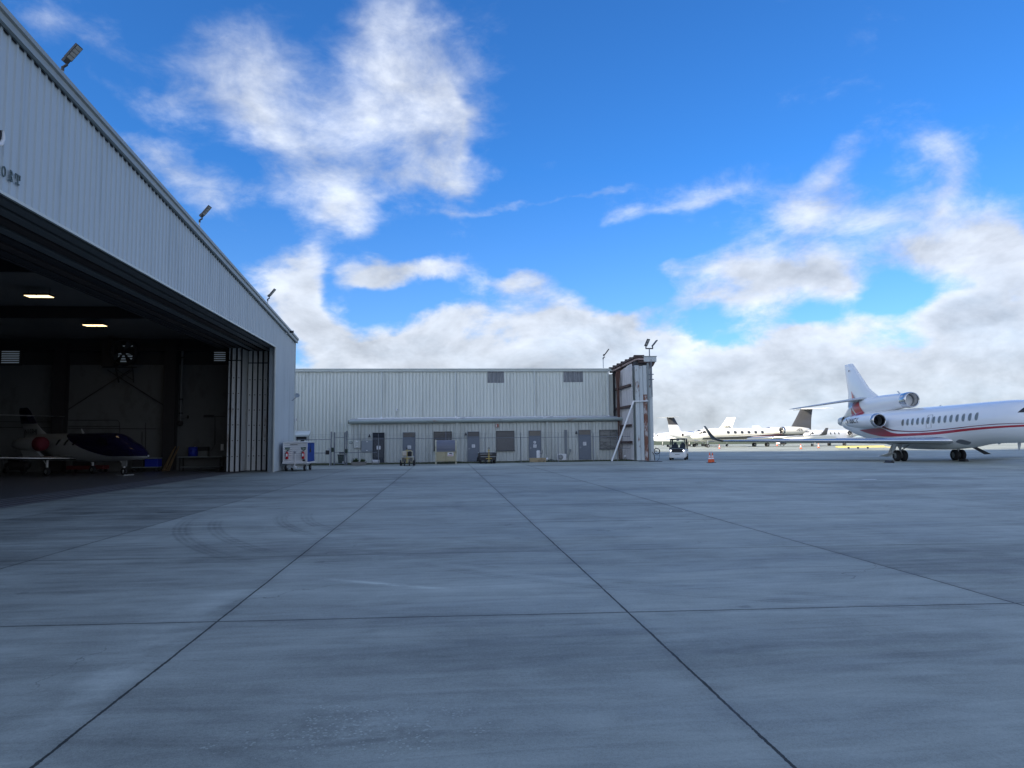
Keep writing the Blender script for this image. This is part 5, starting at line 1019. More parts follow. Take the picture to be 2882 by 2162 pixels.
MB().bbox(.85, .9, -.86, -.68, 1.05, 1.25, .02).bar((.9, -.62, 1.1), (.88, -.75, 1.12), .03).build('side_mirror', 'black', o)
for x in (.92, -.85):
    for s in (-1, 1): wheel(o, x, s*.58, .235, .15, 'y', rim='galv')
# low yellow trailer far out
p = G(2420, 1264); o = empty('flat_trailer', p, -.3, 'long low pale yellow flat trailer on the sunlit apron beyond the trijet', 'trailer')
MB().bbox(-3.1, 3.1, -.8, .8, .22, .46, .03).build('deck', 'yellowlt', o)
for x in (-1.7, -.45, .85): MB().box(x-.12, x+.12, -.84, -.801, .06, .34).build('wheel', 'black', o)
MB().bar((3.1, 0, .3), (4.3, 0, .2), .1).build('drawbar', 'yellowlt', o)
p = G(2197, 1254.5); o = empty('ramp_cart', p, .4, 'far dark ramp cart with pale panel seen beneath the long wing', 'cart')
MB().bbox(-.7, .7, -.5, .5, .3, 1.0, .05).build('body', 'black', o); MB().bbox(-.9, -.7, -.5, .5, .4, 1.3, .04).build('end_panel', 'white', o)
for x in (-.5, .5): wheel(o, x, -.45, .28, .15, 'y')
# ================================================================ AIRCRAFT
def herm(xs, ys, q):
    xs = np.array(xs, float); ys = np.array(ys, float); m_ = np.gradient(ys, xs); d = np.diff(ys)/np.diff(xs)
    for i in range(len(d)):
        if abs(d[i]) < 1e-9: m_[i] = m_[i+1] = 0
    for i in range(1, len(d)):
        if d[i-1]*d[i] <= 0: m_[i] = 0
    i = np.clip(np.searchsorted(xs, q)-1, 0, len(xs)-2); h = xs[i+1]-xs[i]; t = (q-xs[i])/h
    return ys[i]*(2*t**3-3*t**2+1)+h*m_[i]*(t**3-2*t**2+t)+ys[i+1]*(-2*t**3+3*t**2)+h*m_[i+1]*(t**3-t**2)
class Fus:
    """fuselage: sections (x, zc, ry, r_top, r_bottom) from tail to nose"""
    def __init__(s, secs, n=2.15): s.s = np.array(secs, float); s.n = n; s.x0, s.x1 = s.s[0, 0], s.s[-1, 0]
    def at(s, x):
        x = min(max(x, s.x0), s.x1); return [float(herm(s.s[:, 0], s.s[:, k], x)) for k in (1, 2, 3, 4)]
    def surf(s, x, z, side=-1, off=.006):
        zc, ry, rt, rb = s.at(x); r = rt if z >= zc else rb; t = min(abs(z-zc)/max(r, .01), .995)
        return (x, side*(ry*(1-t**s.n)**(1/s.n)+off), z)
    def ring(s, x, th, off=0.):
        zc, ry, rt, rb = s.at(x); c_, s_ = math.cos(th), math.sin(th); e = 2/s.n
        r = rt if s_ >= 0 else rb
        return (x, (ry+off)*math.copysign(abs(c_)**e, c_), zc+(r+off)*math.copysign(abs(s_)**e, s_))
    def mesh(s, n=40, m_=90, mb=None, matf=None):
        mb = mb or MB(); xs = s.x0+(s.x1-s.x0)*(1-np.cos(np.linspace(0, math.pi, m_)))/2; xs = np.sort(np.concatenate([xs, np.linspace(s.x0, s.x1, 30)[1:-1]]))
        vs = [s.ring(x, 2*math.pi*k/n) for x in xs for k in range(n)]
        k0 = len(mb.v); mb.add(vs, [], 0)
        for i in range(len(xs)-1):
            for k in range(n):
                mi = matf((xs[i]+xs[i+1])/2, vs[i*n+k][2]) if matf else 0
                mb.f.append([k0+i*n+k, k0+i*n+(k+1) % n, k0+(i+1)*n+(k+1) % n, k0+(i+1)*n+k]); mb.m.append(mi); mb.sm.append(True)
        mb.f.append([k0+k for k in range(n)]); mb.m.append(0); mb.sm.append(False); e = k0+(len(xs)-1)*n; mb.f.append([e+k for k in range(n)]); mb.m.append(0); mb.sm.append(False)
        return mb
def grid(mb, fn, nu, nv, mi=0):
    vs = [fn(i/nu, j/nv) for i in range(nu+1) for j in range(nv+1)]; w_ = nv+1
    return mb.add(vs, [(i*w_+j, (i+1)*w_+j, (i+1)*w_+j+1, i*w_+j+1) for i in range(nu) for j in range(nv)], mi, True)
def quadpatch(mb, fus, q, side, mi=0, off=.008, nu=8, nv=5):
    (a, b_, c, d) = q
    def fn(u_, v_):
        x = (a[0]*(1-u_)+b_[0]*u_)*(1-v_)+(d[0]*(1-u_)+c[0]*u_)*v_; z = (a[1]*(1-u_)+b_[1]*u_)*(1-v_)+(d[1]*(1-u_)+c[1]*u_)*v_
        return fus.surf(x, z, side, off)
    return grid(mb, fn, nu, nv, mi)
def oval(fus, cx, cz, rx, rz_, side, parent, gm='winglass', rm='winrim', pw=2.6):
    mb = MB(); n = 20
    def ring(k, off): return [fus.surf(cx+rx*k*math.copysign(abs(math.cos(t))**(2/pw), math.cos(t)), cz+rz_*k*math.copysign(abs(math.sin(t))**(2/pw), math.sin(t)), side, off) for t in np.linspace(0, 2*math.pi, n, endpoint=False)]
    r0, r1, r2, r3 = ring(1.22, .004), ring(1.16, .012), ring(1., .012), ring(1., .006)
    mb.add(r0+r1+r2, [(j*n+i, j*n+(i+1) % n, (j+1)*n+(i+1) % n, (j+1)*n+i) for j in range(2) for i in range(n)], 0, True)
    o = mb.build('window', [rm], parent); MB().add(r3+[fus.surf(cx, cz, side, .006)], [(i, (i+1) % n, n) for i in range(n)], 0, True).build('pane', gm, o); return o
def foil(secs, mb=None, n=9, le=0):
    """sections: (xLE, y, z, chord, thick, (ty,tz)); chord runs towards -x. returns mb; faces near the LE get material le"""
    mb = mb or MB(); cs = (1-np.cos(np.linspace(0, math.pi, n)))/2; prof = []
    for c in cs: prof.append((c, 1))
    for c in cs[::-1][1:-1]: prof.append((c, -1))
    N_ = len(prof); vs = []
    for (x, y, z, ch, t, td) in secs:
        for c, s in prof:
            yt = 5*t*(.2969*math.sqrt(c)-.126*c-.3516*c*c+.2843*c**3-.1036*c**4)*ch; yt = max(yt, .004)
            vs.append((x-c*ch, y+td[0]*yt*s, z+td[1]*yt*s))
    k0 = len(mb.v); mb.add(vs, [], 0)
    for i in range(len(secs)-1):
        for k in range(N_):
            c = min(prof[k][0], prof[(k+1) % N_][0]); c2 = max(prof[k][0], prof[(k+1) % N_][0])
            mb.f.append([k0+i*N_+k, k0+i*N_+(k+1) % N_, k0+(i+1)*N_+(k+1) % N_, k0+(i+1)*N_+k]); mb.m.append(le if c2 < .16 else 0); mb.sm.append(True)
    for i in (0, len(secs)-1): mb.f.append([k0+i*N_+k for k in range(N_)]); mb.m.append(0); mb.sm.append(False)
    return mb
def nacelle(o, x0, x1, y, z, r, m_='jetwhite', lipm='chrome', name='engine', inlet=True, cover=None, r1=None, mb=None):
    """x0 = exhaust end, x1 = inlet end"""
    L_ = x1-x0; r1 = r1 or r*.62; c = (0, y, z)
    e = MB().lathe([(x0, r1*.9), (x0+.01*L_, r1), (x0+.25*L_, r*.86), (x0+.5*L_, r*.99), (x0+.75*L_, r*1.02), (x0+.93*L_, r*.97)], c, 'x', 36).build(name, m_, o)
    MB().lathe([(x0+.93*L_, r*.97), (x1-.03*L_, r*.93), (x1-.005*L_, r*.87), (x1, r*.82), (x1-.008*L_, r*.77), (x1-.05*L_, r*.73), (x1-.1*L_, r*.72)], c, 'x', 36).build('inlet_lip', lipm, e)
    MB().lathe([(x1-.1*L_, r*.72), (x1-.22*L_, r*.74)], c, 'x', 36).build('inlet_duct', mat_duct, e)
    mb = MB(); mb.lathe([(x1-.22*L_, .74*r), (x1-.225*L_, 0)], c, 'x', 24)
    for k in range(18):
        t = k*2*math.pi/18; c_, s_ = math.cos(t), math.sin(t); mb.add([(x1-.20*L_, y+.1*r*c_, z+.1*r*s_), (x1-.205*L_, y+.72*r*c_, z+.72*r*s_), (x1-.215*L_, y+.72*r*math.cos(t+.26), z+.72*r*math.sin(t+.26)), (x1-.21*L_, y+.1*r*math.cos(t+.26), z+.1*r*math.sin(t+.26))], [(0, 1, 2, 3)])
    mb.lathe([(x1-.20*L_, .22*r), (x1-.14*L_, .12*r), (x1-.12*L_, 0)], c, 'x', 16); mb.build('fan', 'fan', e)
    MB().lathe([(x0+.02*L_, r1*.9), (x0+.12*L_, r1*.8), (x0+.12*L_, 0)], c, 'x', 24).build('exhaust', 'fan', e)
    if cover:
        cv_ = MB().lathe([(x1-.13*L_, r*1.0), (x1-.02*L_, r*.99), (x1+.04*L_, r*.85), (x1+.07*L_, r*.5), (x1+.075*L_, 0)], c, 'x', 28).build('inlet_cover', cover, e)
    return e
mat_duct = mat('inlet_duct_grey', (.28, .29, .30), .35, .3, .1, 4)
def gear(o, x, y, zt, r, wd, dual=True, door=None, strut='white', ax='y'):
    s = MB().tube([(x, y, r), (x, y, zt)], [.055, .075], 10).tube([(x-.05, y, zt*.55+r*.3), (x-.5, y, zt)], .035, 6).build('landing_gear_leg', strut, o)
    for dy in ((-wd*.85, wd*.85) if dual else (0,)):
        t = MB().lathe([(-wd/2, r*.5), (-wd/2, r*.88), (-wd*.32, r), (wd*.32, r), (wd/2, r*.88), (wd/2, r*.5), (-wd/2, r*.5)], (x, y+dy, r), 'y', 24).build('tyre', 'rubber', s)
        MB().lathe([(-wd*.4, 0), (-wd*.4, r*.15), (-wd*.2, r*.2), (-wd*.2, r*.4), (-wd*.46, r*.52), (wd*.46, r*.52), (wd*.2, r*.4), (wd*.2, r*.2), (wd*.4, r*.15), (wd*.4, 0)], (x, y+dy, r), 'y', 18).build('wheel_hub', 'galvlt', s)
    return s
def on_cyl(s, size, x0, zc, r, y, zoff, flip=1, nac=None, bold=.0):
    """text wrapped on a nacelle's outer side (side=-1 starboard)"""
    vs, fs = text_geo(s, size, bold); w_ = max(v_[0] for v_ in vs); out = []
    for a, b_ in vs:
        x = x0+a*flip; zz = b_+zoff; t = math.asin(max(-.99, min(.99, zz/r))); sgn = -1 if flip > 0 else 1
        out.append((x, y+sgn*(r+.012)*math.cos(t), zc+r*math.sin(t)))
    return out, fs
def jetobj(name, base, head, label, cat='jet', group=None):
    return empty(name, (base[0], base[1], 0), math.atan2(head[1], head[0]), label, cat, group)
def local(o, px, py, yl):
    Mi = MW[o.name].inverted(); c0 = Mi @ Vector(C); d = (Mi.to_3x3() @ Vector(ray(px, py))); t = (yl-c0.y)/d.y; p = c0+d*t; return p.x, p.z
# ---- white trijet with red sweep (near, right)
tj = jetobj('trijet', cw(28.8, 49.4), -Fh, 'large white three-engined jet with red swoosh and N166CK on its engine', 'jet', None)
FS = Fus([(-12.55, 2.9, .06, .06, .06), (-12.2, 2.9, .30, .32, .32), (-11, 2.86, .58, .62, .66), (-9.5, 2.76, .84, .9, .93), (-8, 2.66, 1.03, 1.05, 1.1), (-6, 2.53, 1.18, 1.16, 1.25), (-4.6, 2.47, 1.25, 1.21, 1.42), (-2, 2.45, 1.28, 1.25, 1.65), (.7, 2.45, 1.28, 1.25, 1.67), (3.1, 2.45, 1.28, 1.25, 1.62), (4.8, 2.46, 1.28, 1.25, 1.5), (6.3, 2.47, 1.28, 1.25, 1.31), (7.5, 2.47, 1.27, 1.25, 1.24), (9.2, 2.45, 1.22, 1.24, 1.19), (10.3, 2.4, 1.1, 1.16, 1.1), (11.2, 2.32, .92, .9, .97), (12.0, 2.2, .70, .58, .76), (12.8, 2.06, .40, .30, .44), (13.15, 1.99, .1, .08, .1)])
mb = FS.mesh(48, 110)
c = lambda x, y: (2200+x/3.243, 1000+y/3.243)
def curve(pts, y=-1.22):
    P_ = [local(tj, *c(*p), y) for p in pts]; P_.sort(); return [p[0] for p in P_], [p[1] for p in P_]
mU = curve([(700, 683), (800, 672), (905, 664), (1000, 705), (1200, 712), (1400, 700), (1700, 668), (2000, 645), (2212, 633)]); mL = curve([(700, 690), (800, 722), (900, 740), (1000, 743), (1200, 735), (1400, 724), (1700, 690), (2000, 663), (2212, 650)])
tU = curve([(905, 628), (1000, 675), (1100, 688), (1250, 692), (1500, 672), (1800, 640), (2000, 624), (2212, 617)]); tL = curve([(905, 655), (1000, 688), (1100, 697), (1250, 700), (1500, 680), (1800, 646), (2000, 630), (2212, 622)])
def stripe(mb, up, lo, x0, x1, mi, sides=(-1, 1), nu=70, nv=3, extend=None):
    for sd in sides:
        def fn(a, b_):
            x = x0+(x1-x0)*a; zu = float(herm(*up, min(x, up[0][-1]))); zl = float(herm(*lo, min(x, lo[0][-1]))); 
            if zu < zl: zu = zl
            return FS.surf(x, zl+(zu-zl)*b_, sd, .007)
        grid(mb, fn, nu, nv, mi)
stripe(mb, mU, mL, -7.5, 12.2, 1); stripe(mb, tU, tL, -3.7, 12.2, 2)
for q in (((-3.9, 2.05), (-2.7, 1.98), (-2.9, 2.25), (-4., 2.5)),): pass
fb = mb.build('fuselage', ['jetwhite', 'red', 'maroon', 'jetgrey'], tj)
for k in range(14):
    x = -.82+k*.613; oval(FS, x, 2.67+.0125*k, .135, .20, -1, tj); oval(FS, x, 2.67+.0125*k, .135, .20, 1, tj)
mb = MB(); d_ = [(2.04, 2.24), (2.58, 2.24), (2.66, 3.02), (2.6, 3.10), (2.16, 3.10), (2.08, 3.02), (2.04, 2.24)]
for i in range(len(d_)-1):
    n_ = 6; A, Bq = d_[i], d_[i+1]
    for k in range(n_):
        pa, pb = [(A[0]+(Bq[0]-A[0])*t, A[1]+(Bq[1]-A[1])*t) for t in (k/n_, (k+1)/n_)]; mb.bar(FS.surf(*pa, -1, .004), FS.surf(*pb, -1, .004), .03, .012)
mb.build('emergency_exit', 'winrim', tj)
for sd in (-1, 1):
    mb = MB(); quadpatch(mb, FS, [(10.28, 2.93), (10.82, 2.93), (10.78, 3.27), (10.55, 3.27)], sd, 0, .01); quadpatch(mb, FS, [(10.9, 2.93), (11.35, 2.86), (11.18, 3.10), (10.86, 3.24)], sd, 0, .01); mb.build('cockpit_window', 'cockglass', tj)
    mb = MB(); grid(mb, lambda a, b_: FS.surf(4.45+1.3*a, 1.30+(.17*math.sin(math.pi*a)+.0)*(b_*2-1), sd, .01), 12, 4); mb.build('belly_inlet', 'galv', tj)
mb = MB(); grid(mb, lambda a, b_: FS.ring(11.25+.55*b_-.25*abs(a-.5)*2, math.pi*(.36+.28*a), .01), 10, 5); mb.build('windshield', 'cockglass', tj)
# centre engine duct over the tail
DU = Fus([(-12.0, 3.35, .2, .3, .3), (-11.2, 3.6, .33, .55, .6), (-10, 3.85, .44, .72, .8), (-8.5, 4.1, .5, .72, .95), (-6.5, 4.27, .54, .62, .9), (-4.5, 4.33, .55, .57, .72), (-3.0, 4.33, .54, .55, .58), (-2.45, 4.33, .52, .53, .53)], 2.05)
mb = DU.mesh(36, 60)
def dec(pts, mi, y=-.5, mb=None, extra=.02):
    P_ = [local(tj, *c(*p), y) for p in pts]; return P_
def tailpatch(mb, q, mi, y=-.45, off=.015):
    P_ = [local(tj, *c(*p), y) for p in q]
    for sd in (-1, 1):
        def fn(u_, v_):
            a, b_, c2, d = P_; x = (a[0]*(1-u_)+b_[0]*u_)*(1-v_)+(d[0]*(1-u_)+c2[0]*u_)*v_; z = (a[1]*(1-u_)+b_[1]*u_)*(1-v_)+(d[1]*(1-u_)+c2[1]*u_)*v_
            yy = .17 if z > 3.6 else 0
            zc, ry, rt, rb = DU.at(x)
            if abs(z-zc) < (rt if z > zc else rb)*.995: yy = max(yy, abs(DU.surf(x, z)[1]))
            zc, ry, rt, rb = FS.at(x)
            if abs(z-zc) < (rt if z > zc else rb)*.995: yy = max(yy, abs(FS.surf(x, z)[1]))
            return (x, sd*(yy+off), z)
        grid(mb, fn, 14, 10, mi)
tailpatch(mb, [(620, 446), (696, 424), (764, 541), (700, 558)], 1); tailpatch(mb, [(629, 480), (634, 480), (676, 548), (640, 564)], 1); tailpatch(mb, [(612, 450), (632, 430), (690, 430), (632, 462)], 1)
tailpatch(mb, [(598, 600), (606, 588), (655, 566), (612, 640)], 1)
du = mb.build('centre_engine_duct', ['jetwhite', 'red'], tj)
cc_ = (0, 0, 4.33)
MB().lathe([(-2.5, .555), (-2.2, .58), (-1.85, .57), (-1.70, .54), (-1.66, .50), (-1.72, .46), (-1.9, .445), (-2.2, .44)], cc_, 'x', 40).build('inlet_lip', 'chrome', du)
MB().lathe([(-2.2, .44), (-3.4, .43)], cc_, 'x', 36).build('inlet_duct', mat_duct, du); MB().lathe([(-3.3, .43), (-3.35, 0)], cc_, 'x', 24).build('duct_back', 'fan', du)
MB().lathe([(-12.9, .33), (-12.85, .36), (-12.3, .42), (-11.8, .5)], (0, 0, 3.05), 'x', 28).lathe([(-12.88, .32), (-12.4, .3), (-12.4, 0)], (0, 0, 3.05), 'x', 28).build('exhaust', 'jetgrey', du)
mb = MB(); foil([(-4.2, 0, 4.2, 7.4, .05, (1, 0)), (-6.3, 0, 4.85, 5.15, .06, (1, 0)), (-7.3, 0, 5.35, 4.1, .07, (1, 0)), (-7.9, 0, 5.75, 3.55, .08, (1, 0)), (-10.22, 0, 7.82, 1.62, .09, (1, 0)), (-10.45, 0, 7.90, 1.3, .05, (1, 0))], mb)
Pq = [local(tj, *c(*p_), -.14) for p_ in ((624, 322), (668, 398), (636, 404))]
for sd in (-1, 1): mb.add([(x, sd*(.05+.045*k), z) for k, (x, z) in zip((0, 3, 1), Pq)], [(0, 1, 2)], 1)
mb.add([(-10.9, -.14, 7.2), (-10.6, -.15, 7.32), (-10.85, -.14, 7.38)], [(0, 1, 2)], 2)
fn_ = mb.build('tail_fin', ['jetwhite', 'red', 'ink'], tj)
for z_ in (5.2, 7.5): pass
for sd in (-1, 1):
    foil([(-7.9, sd*.1, 4.84, 3.5, .07, (0, 1)), (-12.1, sd*4.25, 4.22, 1.35, .07, (0, 1)), (-12.4, sd*4.4, 4.2, 1.0, .05, (0, 1))], None, 11, 1).build('tailplane', ['wingunder', 'wingunder'], tj)
    foil([(4.35, sd*.9, 1.38, 6.6, .085, (0, 1)), (3.4, sd*2.1, 1.40, 5.7, .085, (0, 1)), (-.1, sd*5.2, 1.43, 3.9, .085, (0, 1)), (-7.0, sd*12.1, 1.50, 1.75, .09, (0, 1))], None, 13, 1).build('wing', ['wingunder', 'chrome'], tj)
    foil([(-7.0, sd*12.1, 1.50, 1.75, .09, (0, 1)), (-7.45, sd*12.5, 1.62, 1.45, .08, (-sd*.5, .85)), (-7.9, sd*12.75, 2.0, 1.05, .08, (-sd*.9, .4)), (-8.5, sd*13.1, 2.72, .6, .07, (-sd*.95, .3))], None, 9, 0).build('winglet', ['tailgrey' if sd < 0 else 'tailgrey'], tj)
    e = nacelle(tj, -7.3, -2.55, sd*1.98, 2.88, .55)
    foil([(-3.4, sd*1.0, 2.95, 3.2, .10, (0, 1)), (-3.5, sd*1.55, 2.93, 3.0, .10, (0, 1))], None, 9).build('engine_pylon', 'jetwhite', tj)
    if sd < 0: 
        vs, fs = on_cyl('N166CK', .57, -6.75, 2.88, .545, sd*1.98, -.12, 1, bold=.006); MB().add(vs, fs).build('registration', 'ink', e)
        vs = [(-7.0, -1.98-.42, 2.7)]
    mb = MB(); Fx = lambda x, z: (x, sd*(1.98+.42), z)
    lg = gear(tj, .0, sd*2.0, 1.3, .38, .27, True)
# red tips of the nacelle tails, gear doors, chocks
for sd in (-1, 1):
    MB().lathe([(-7.32, .30), (-7.2, .345), (-6.75, .43)], (0, sd*1.98, 2.88), 'x', 30).build('red_band', 'red', tj) if False else None
mb = MB(); mb.prism([(.25, 1.2), (-.15, 1.25), (-.95, .42), (-.45, .22)], 'y', -2.35, -2.29); mb.build('gear_door', 'jetwhite', tj)
mb = MB(); A = [(.2, -2.5, 1.25), (.5, -2.75, 1.25), (.4, -3.05, .55), (.1, -2.7, .5)]; mb.add(A+[(x, y-.03, z) for x, y, z in A], [(0, 1, 2, 3), (7, 6, 5, 4), (0, 4, 5, 1), (1, 5, 6, 2), (2, 6, 7, 3), (3, 7, 4, 0)]); A = [(.3, -2.85, .62), (.1, -2.45, .58), (-.3, -2.7, .32), (.1, -3.55, .38)]; mb.add(A+[(x, y, z-.03) for x, y, z in A], [(0, 1, 2, 3), (7, 6, 5, 4), (0, 4, 5, 1), (1, 5, 6, 2), (2, 6, 7, 3), (3, 7, 4, 0)]); mb.build('gear_door', 'jetwhite', tj)
mb = MB(); A = [(.4, 2.45, 1.05), (.5, 2.85, 1.0), (.3, 4.1, .42), (.2, 3.7, .40)]; mb.add(A+[(x-.03, y, z) for x, y, z in A], [(0, 1, 2, 3), (7, 6, 5, 4), (0, 4, 5, 1), (1, 5, 6, 2), (2, 6, 7, 3), (3, 7, 4, 0)]); mb.build('gear_door', 'tailgrey', tj)
mb = MB(); mb.tube([(.2, -2.0, .75), (.1, -1.2, 1.25)], .035, 6); mb.tube([(.2, 2.0, .75), (.1, 1.2, 1.1)], .035, 6); mb.tube([(.25, -2.05, .4), (.3, -2.1, .8), (.3, -2.0, 1.2)], .03, 6); mb.build('gear_brace', 'steel', tj)
gear(tj, 10.6, 0, 1.5, .30, .2, True)
for x, z in ((8.85, 1.25), (7.2, 1.24)): MB().prism([(x-.12, z), (x+.12, z), (x-.02, z-.32*(x > 8)-.08), (x-.12, z-.32*(x > 8)-.08)], 'y', -.02, .02).build('antenna', 'jetgrey', tj)
MB().prism([(1.5, 3.7), (1.75, 3.7), (1.62, 3.78)], 'y', -.02, .02).prism([(-3.4, 4.86), (-3.2, 4.86), (-3.5, 5.08), (-3.65, 5.08)], 'y', -.015, .015).build('antenna', 'jetgrey', tj)
for sd, px, py in ((-1, 2503, 1303), (1, 2712, 1299)):
    p = G(px, py); o = empty('wheel_chock', (p[0], p[1], 0), .1, 'black rubber wheel chock at the %s main wheels of the trijet' % ('left' if sd < 0 else 'right'), 'chock', 'chocks at the trijet wheels'); MB().prism([(-.16, 0), (.16, 0), (.06, .16), (-.06, .16)], 'y', -.28 , .28).build('chock', 'black', o); MB().tube([(-.1, .28, .05), (-.05, .5, .01), (.1, .7, .01)], .012, 5).build('rope', 'yellow', o); o.name = 'wheel_chock'
# ---- generic business jet
def bizjet(label, base, head, L=19., r=1.1, hz=2.2, fin_h=6.2, fin=('jetwhite', 'tailgrey'), body='jetwhite', nwin=6, wz=None, win0=.42, win1=.74, tailkind='T', winglet=True, nac=(.13, .32), nr=.55, wingpos=.56, span=9.5, finmat=0, stripes=None, reg=None, cover=None, gearr=.32, gs=(.46, .87), group='business jets parked on the far apron', wround=False, ns=1., finname=None, cock=True, hgt=0, nz=.35, fdark='jetwhite', scale=1.):
    o = jetobj('business_jet', base, head, label, 'jet', group)
    S = [(0, .42, .06, .06, .06), (.02, .42, .18, .2, .2), (.1, .36, .48, .48, .5), (.2, .2, .78, .78, .78), (.3, .07, .95, .93, .95), (.38, 0, 1, 1, 1), (.6, 0, 1, 1, 1.06), (.82, 0, 1, 1, 1), (.87, -.02, .96, .95, .97), (.905, -.04, .92, .91, .94), (.94, -.10, .80, .74, .84), (.972, -.22, .54, .42, .60), (.993, -.33, .24, .18, .26), (1, -.37, .03, .03, .03)]
    F_ = Fus([(t*L, hz+zc*r, ry*r, rt*r, rb*r) for t, zc, ry, rt, rb in S])
    mb = F_.mesh(32, 60)
    if stripes:
        for (x0, x1, zu, zl, mi) in stripes:
            for sd in (-1, 1): grid(mb, lambda a, b_, k=(.012+.008*mi): F_.surf(L*(x0+(x1-x0)*a), zl(a)+(zu(a)-zl(a))*b_, sd, k), 40, 4, mi)
    fus = mb.build('fuselage', [body, 'tailgrey', 'maroon', 'goldstripe', 'jetnavy'], o)
    for k in range(nwin):
        x = L*(win0+(win1-win0)*k/max(1, nwin-1))
        for sd in (-1, 1): oval(F_, x, hz+r*.28, .20 if not wround else .33, .20 if not wround else .25, sd, o, 'cockglass' if not wround else 'glassdk', 'winrim', 2.2)
    if cock:
        for sd in (-1, 1):
            mb = MB(); quadpatch(mb, F_, [(L*.908, hz+r*.20), (L*.936, hz+r*.16), (L*.928, hz+r*.46), (L*.912, hz+r*.56)], sd, 0, .012); quadpatch(mb, F_, [(L*.939, hz+r*.15), (L*.962, hz+r*.0), (L*.95, hz+r*.24), (L*.932, hz+r*.45)], sd, 0, .012); mb.build('cockpit_window', 'cockglass', o)
        mb = MB(); grid(mb, lambda a, b_: F_.ring(L*(.936+.022*b_-.006*abs(a-.5)*2), math.pi*(.33+.34*a), .012), 10, 4); mb.build('windshield', 'cockglass', o)
    zt = fin_h; zb2 = hz+r*.85; ch0 = L*.17; ch1 = ch0*.62; sw = (zt-zb2)*.72
    x1_ = L*.205; f1 = [(x1_+L*.05, 0, zb2-.35, ch0*1.35, .07, (1, 0)), (x1_, 0, zb2+.15, ch0*1.05, .09, (1, 0))]
    split = .5
    zm = zb2+(zt-zb2)*split
    A = f1+[(x1_-sw*split, 0, zm, ch0+(ch1-ch0)*split, .09, (1, 0))]; Bs = [(x1_-sw*split, 0, zm, ch0+(ch1-ch0)*split, .09, (1, 0)), (x1_-sw, 0, zt, ch1, .09, (1, 0))]
    mb = MB(); foil(A, mb); t_ = mb.build('tail_fin', fin[0], o); mb = MB(); foil(Bs, mb); mb.build('fin_tip', fin[1], t_)
    hs = L*.155; zs = zt if tailkind == 'T' else zb2+(zt-zb2)*.42
    xs = x1_-sw*((zs-zb2)/(zt-zb2))-.1
    for sd in (-1, 1):
        foil([(xs, 0, zs, ch1*.95, .08, (0, 1)), (xs-hs*.5, sd*hs, zs+(.12 if tailkind != 'T' else -.05), ch1*.45, .08, (0, 1))]).build('tailplane', 'jetwhite', o)
        xw = L*wingpos; foil([(xw, sd*r*.6, hz-r*.78, L*.22, .11, (0, 1)), (xw-L*.11, sd*span*.42, hz-r*.62, L*.13, .1, (0, 1)), (xw-span*.50, sd*span, hz-r*.35, L*.055, .1, (0, 1))], None, 11, 1).build('wing', ['jetwhite', 'chrome'], o)
        if winglet:
            foil([(xw-span*.50, sd*span, hz-r*.35, L*.055, .1, (0, 1)), (xw-span*.50-.35, sd*(span+.25), hz-r*.35+.25, L*.045, .08, (-sd*.7, .7)), (xw-span*.50-1.2, sd*(span+.55), hz-r*.35+1.35, L*.022, .08, (-sd*.95, .2))]).build('winglet', fdark, o)
        e = nacelle(o, L*nac[0], L*nac[1], sd*(r+nr*.95), hz+r*nz, nr*ns, body, 'chrome', cover=cover)
        foil([(L*nac[1]-.6, sd*r*.55, hz+r*nz, L*(nac[1]-nac[0])*.6, .12, (0, 1)), (L*nac[1]-.7, sd*(r+nr*.3), hz+r*nz, L*(nac[1]-nac[0])*.55, .12, (0, 1))]).build('engine_pylon', body, o)
        gear(o, L*gs[0], sd*r*1.5, hz-r*.7, gearr, .2, True)
        if reg:
            vs, fs = on_cyl(reg[0], reg[1], 0, hz+r*nz, nr*.98*ns, sd*(r+nr*.95), -.12, 1 if sd < 0 else -1, bold=.012); w_ = max(v_[0] for v_ in vs)-min(v_[0] for v_ in vs); cx = L*(nac[0]+nac[1])/2
            vs = [(v_[0]+(cx-w_/2 if sd < 0 else cx+w_/2), v_[1], v_[2]) for v_ in vs]; MB().add(vs, fs).build('registration', 'ink', e)
    gear(o, L*gs[1], 0, hz-r*.7, gearr*.8, .14, True)
    return o, F_, fus
def from_ends(nose, tail):
    """world positions of nose and tail given as (px, camera depth)"""
    a = cw((nose[0]-1441)/f*nose[1], nose[1]); b_ = cw((tail[0]-1441)/f*tail[1], tail[1]); h = a-b_; return b_, h/np.linalg.norm(h), float(np.linalg.norm(h))
# grey-tailed long jet N454FX
b_, h, L_ = from_ends((1941, 139), (2288, 152))
up = lambda a: 2.02-.25*a**1.2
gj, GF, gfus = bizjet('long cream-white jet with big round windows, charcoal tail and N454FX on its engine', b_, h, L=L_, r=1.22, hz=2.62, fin_h=7.85, fin=('tailgrey', 'tailgrey'), body='jetcream', nwin=6, win0=.475, win1=.745, wround=True, nac=(.115, .345), nr=.80, span=13.2, wingpos=.60, reg=('N454FX', .78), gearr=.42, gs=(.46, .875), nz=.52, winglet=True, fdark='tailgrey',
    stripes=[(.03, .62, lambda a: 3.2-1.05*a, lambda a: 1.95-.35*a, 1), (.62, .93, lambda a: 2.15-.25*a, lambda a: 1.60-.02*a, 1), (.05, .55, lambda a: 3.0-.9*a, lambda a: 2.86-.85*a, 2), (.3, .9, lambda a: 2.86-.72*a, lambda a: 2.80-.72*a, 3)])
mb = MB()
for k in range(9): z = 2.62+.52*1.22-.6+k*.15; mb.bbox(L_*.345-.35, L_*.345-.1, -1.22-.8*1.72, -1.22-.8*1.0, z, z+.08, .02) if False else None
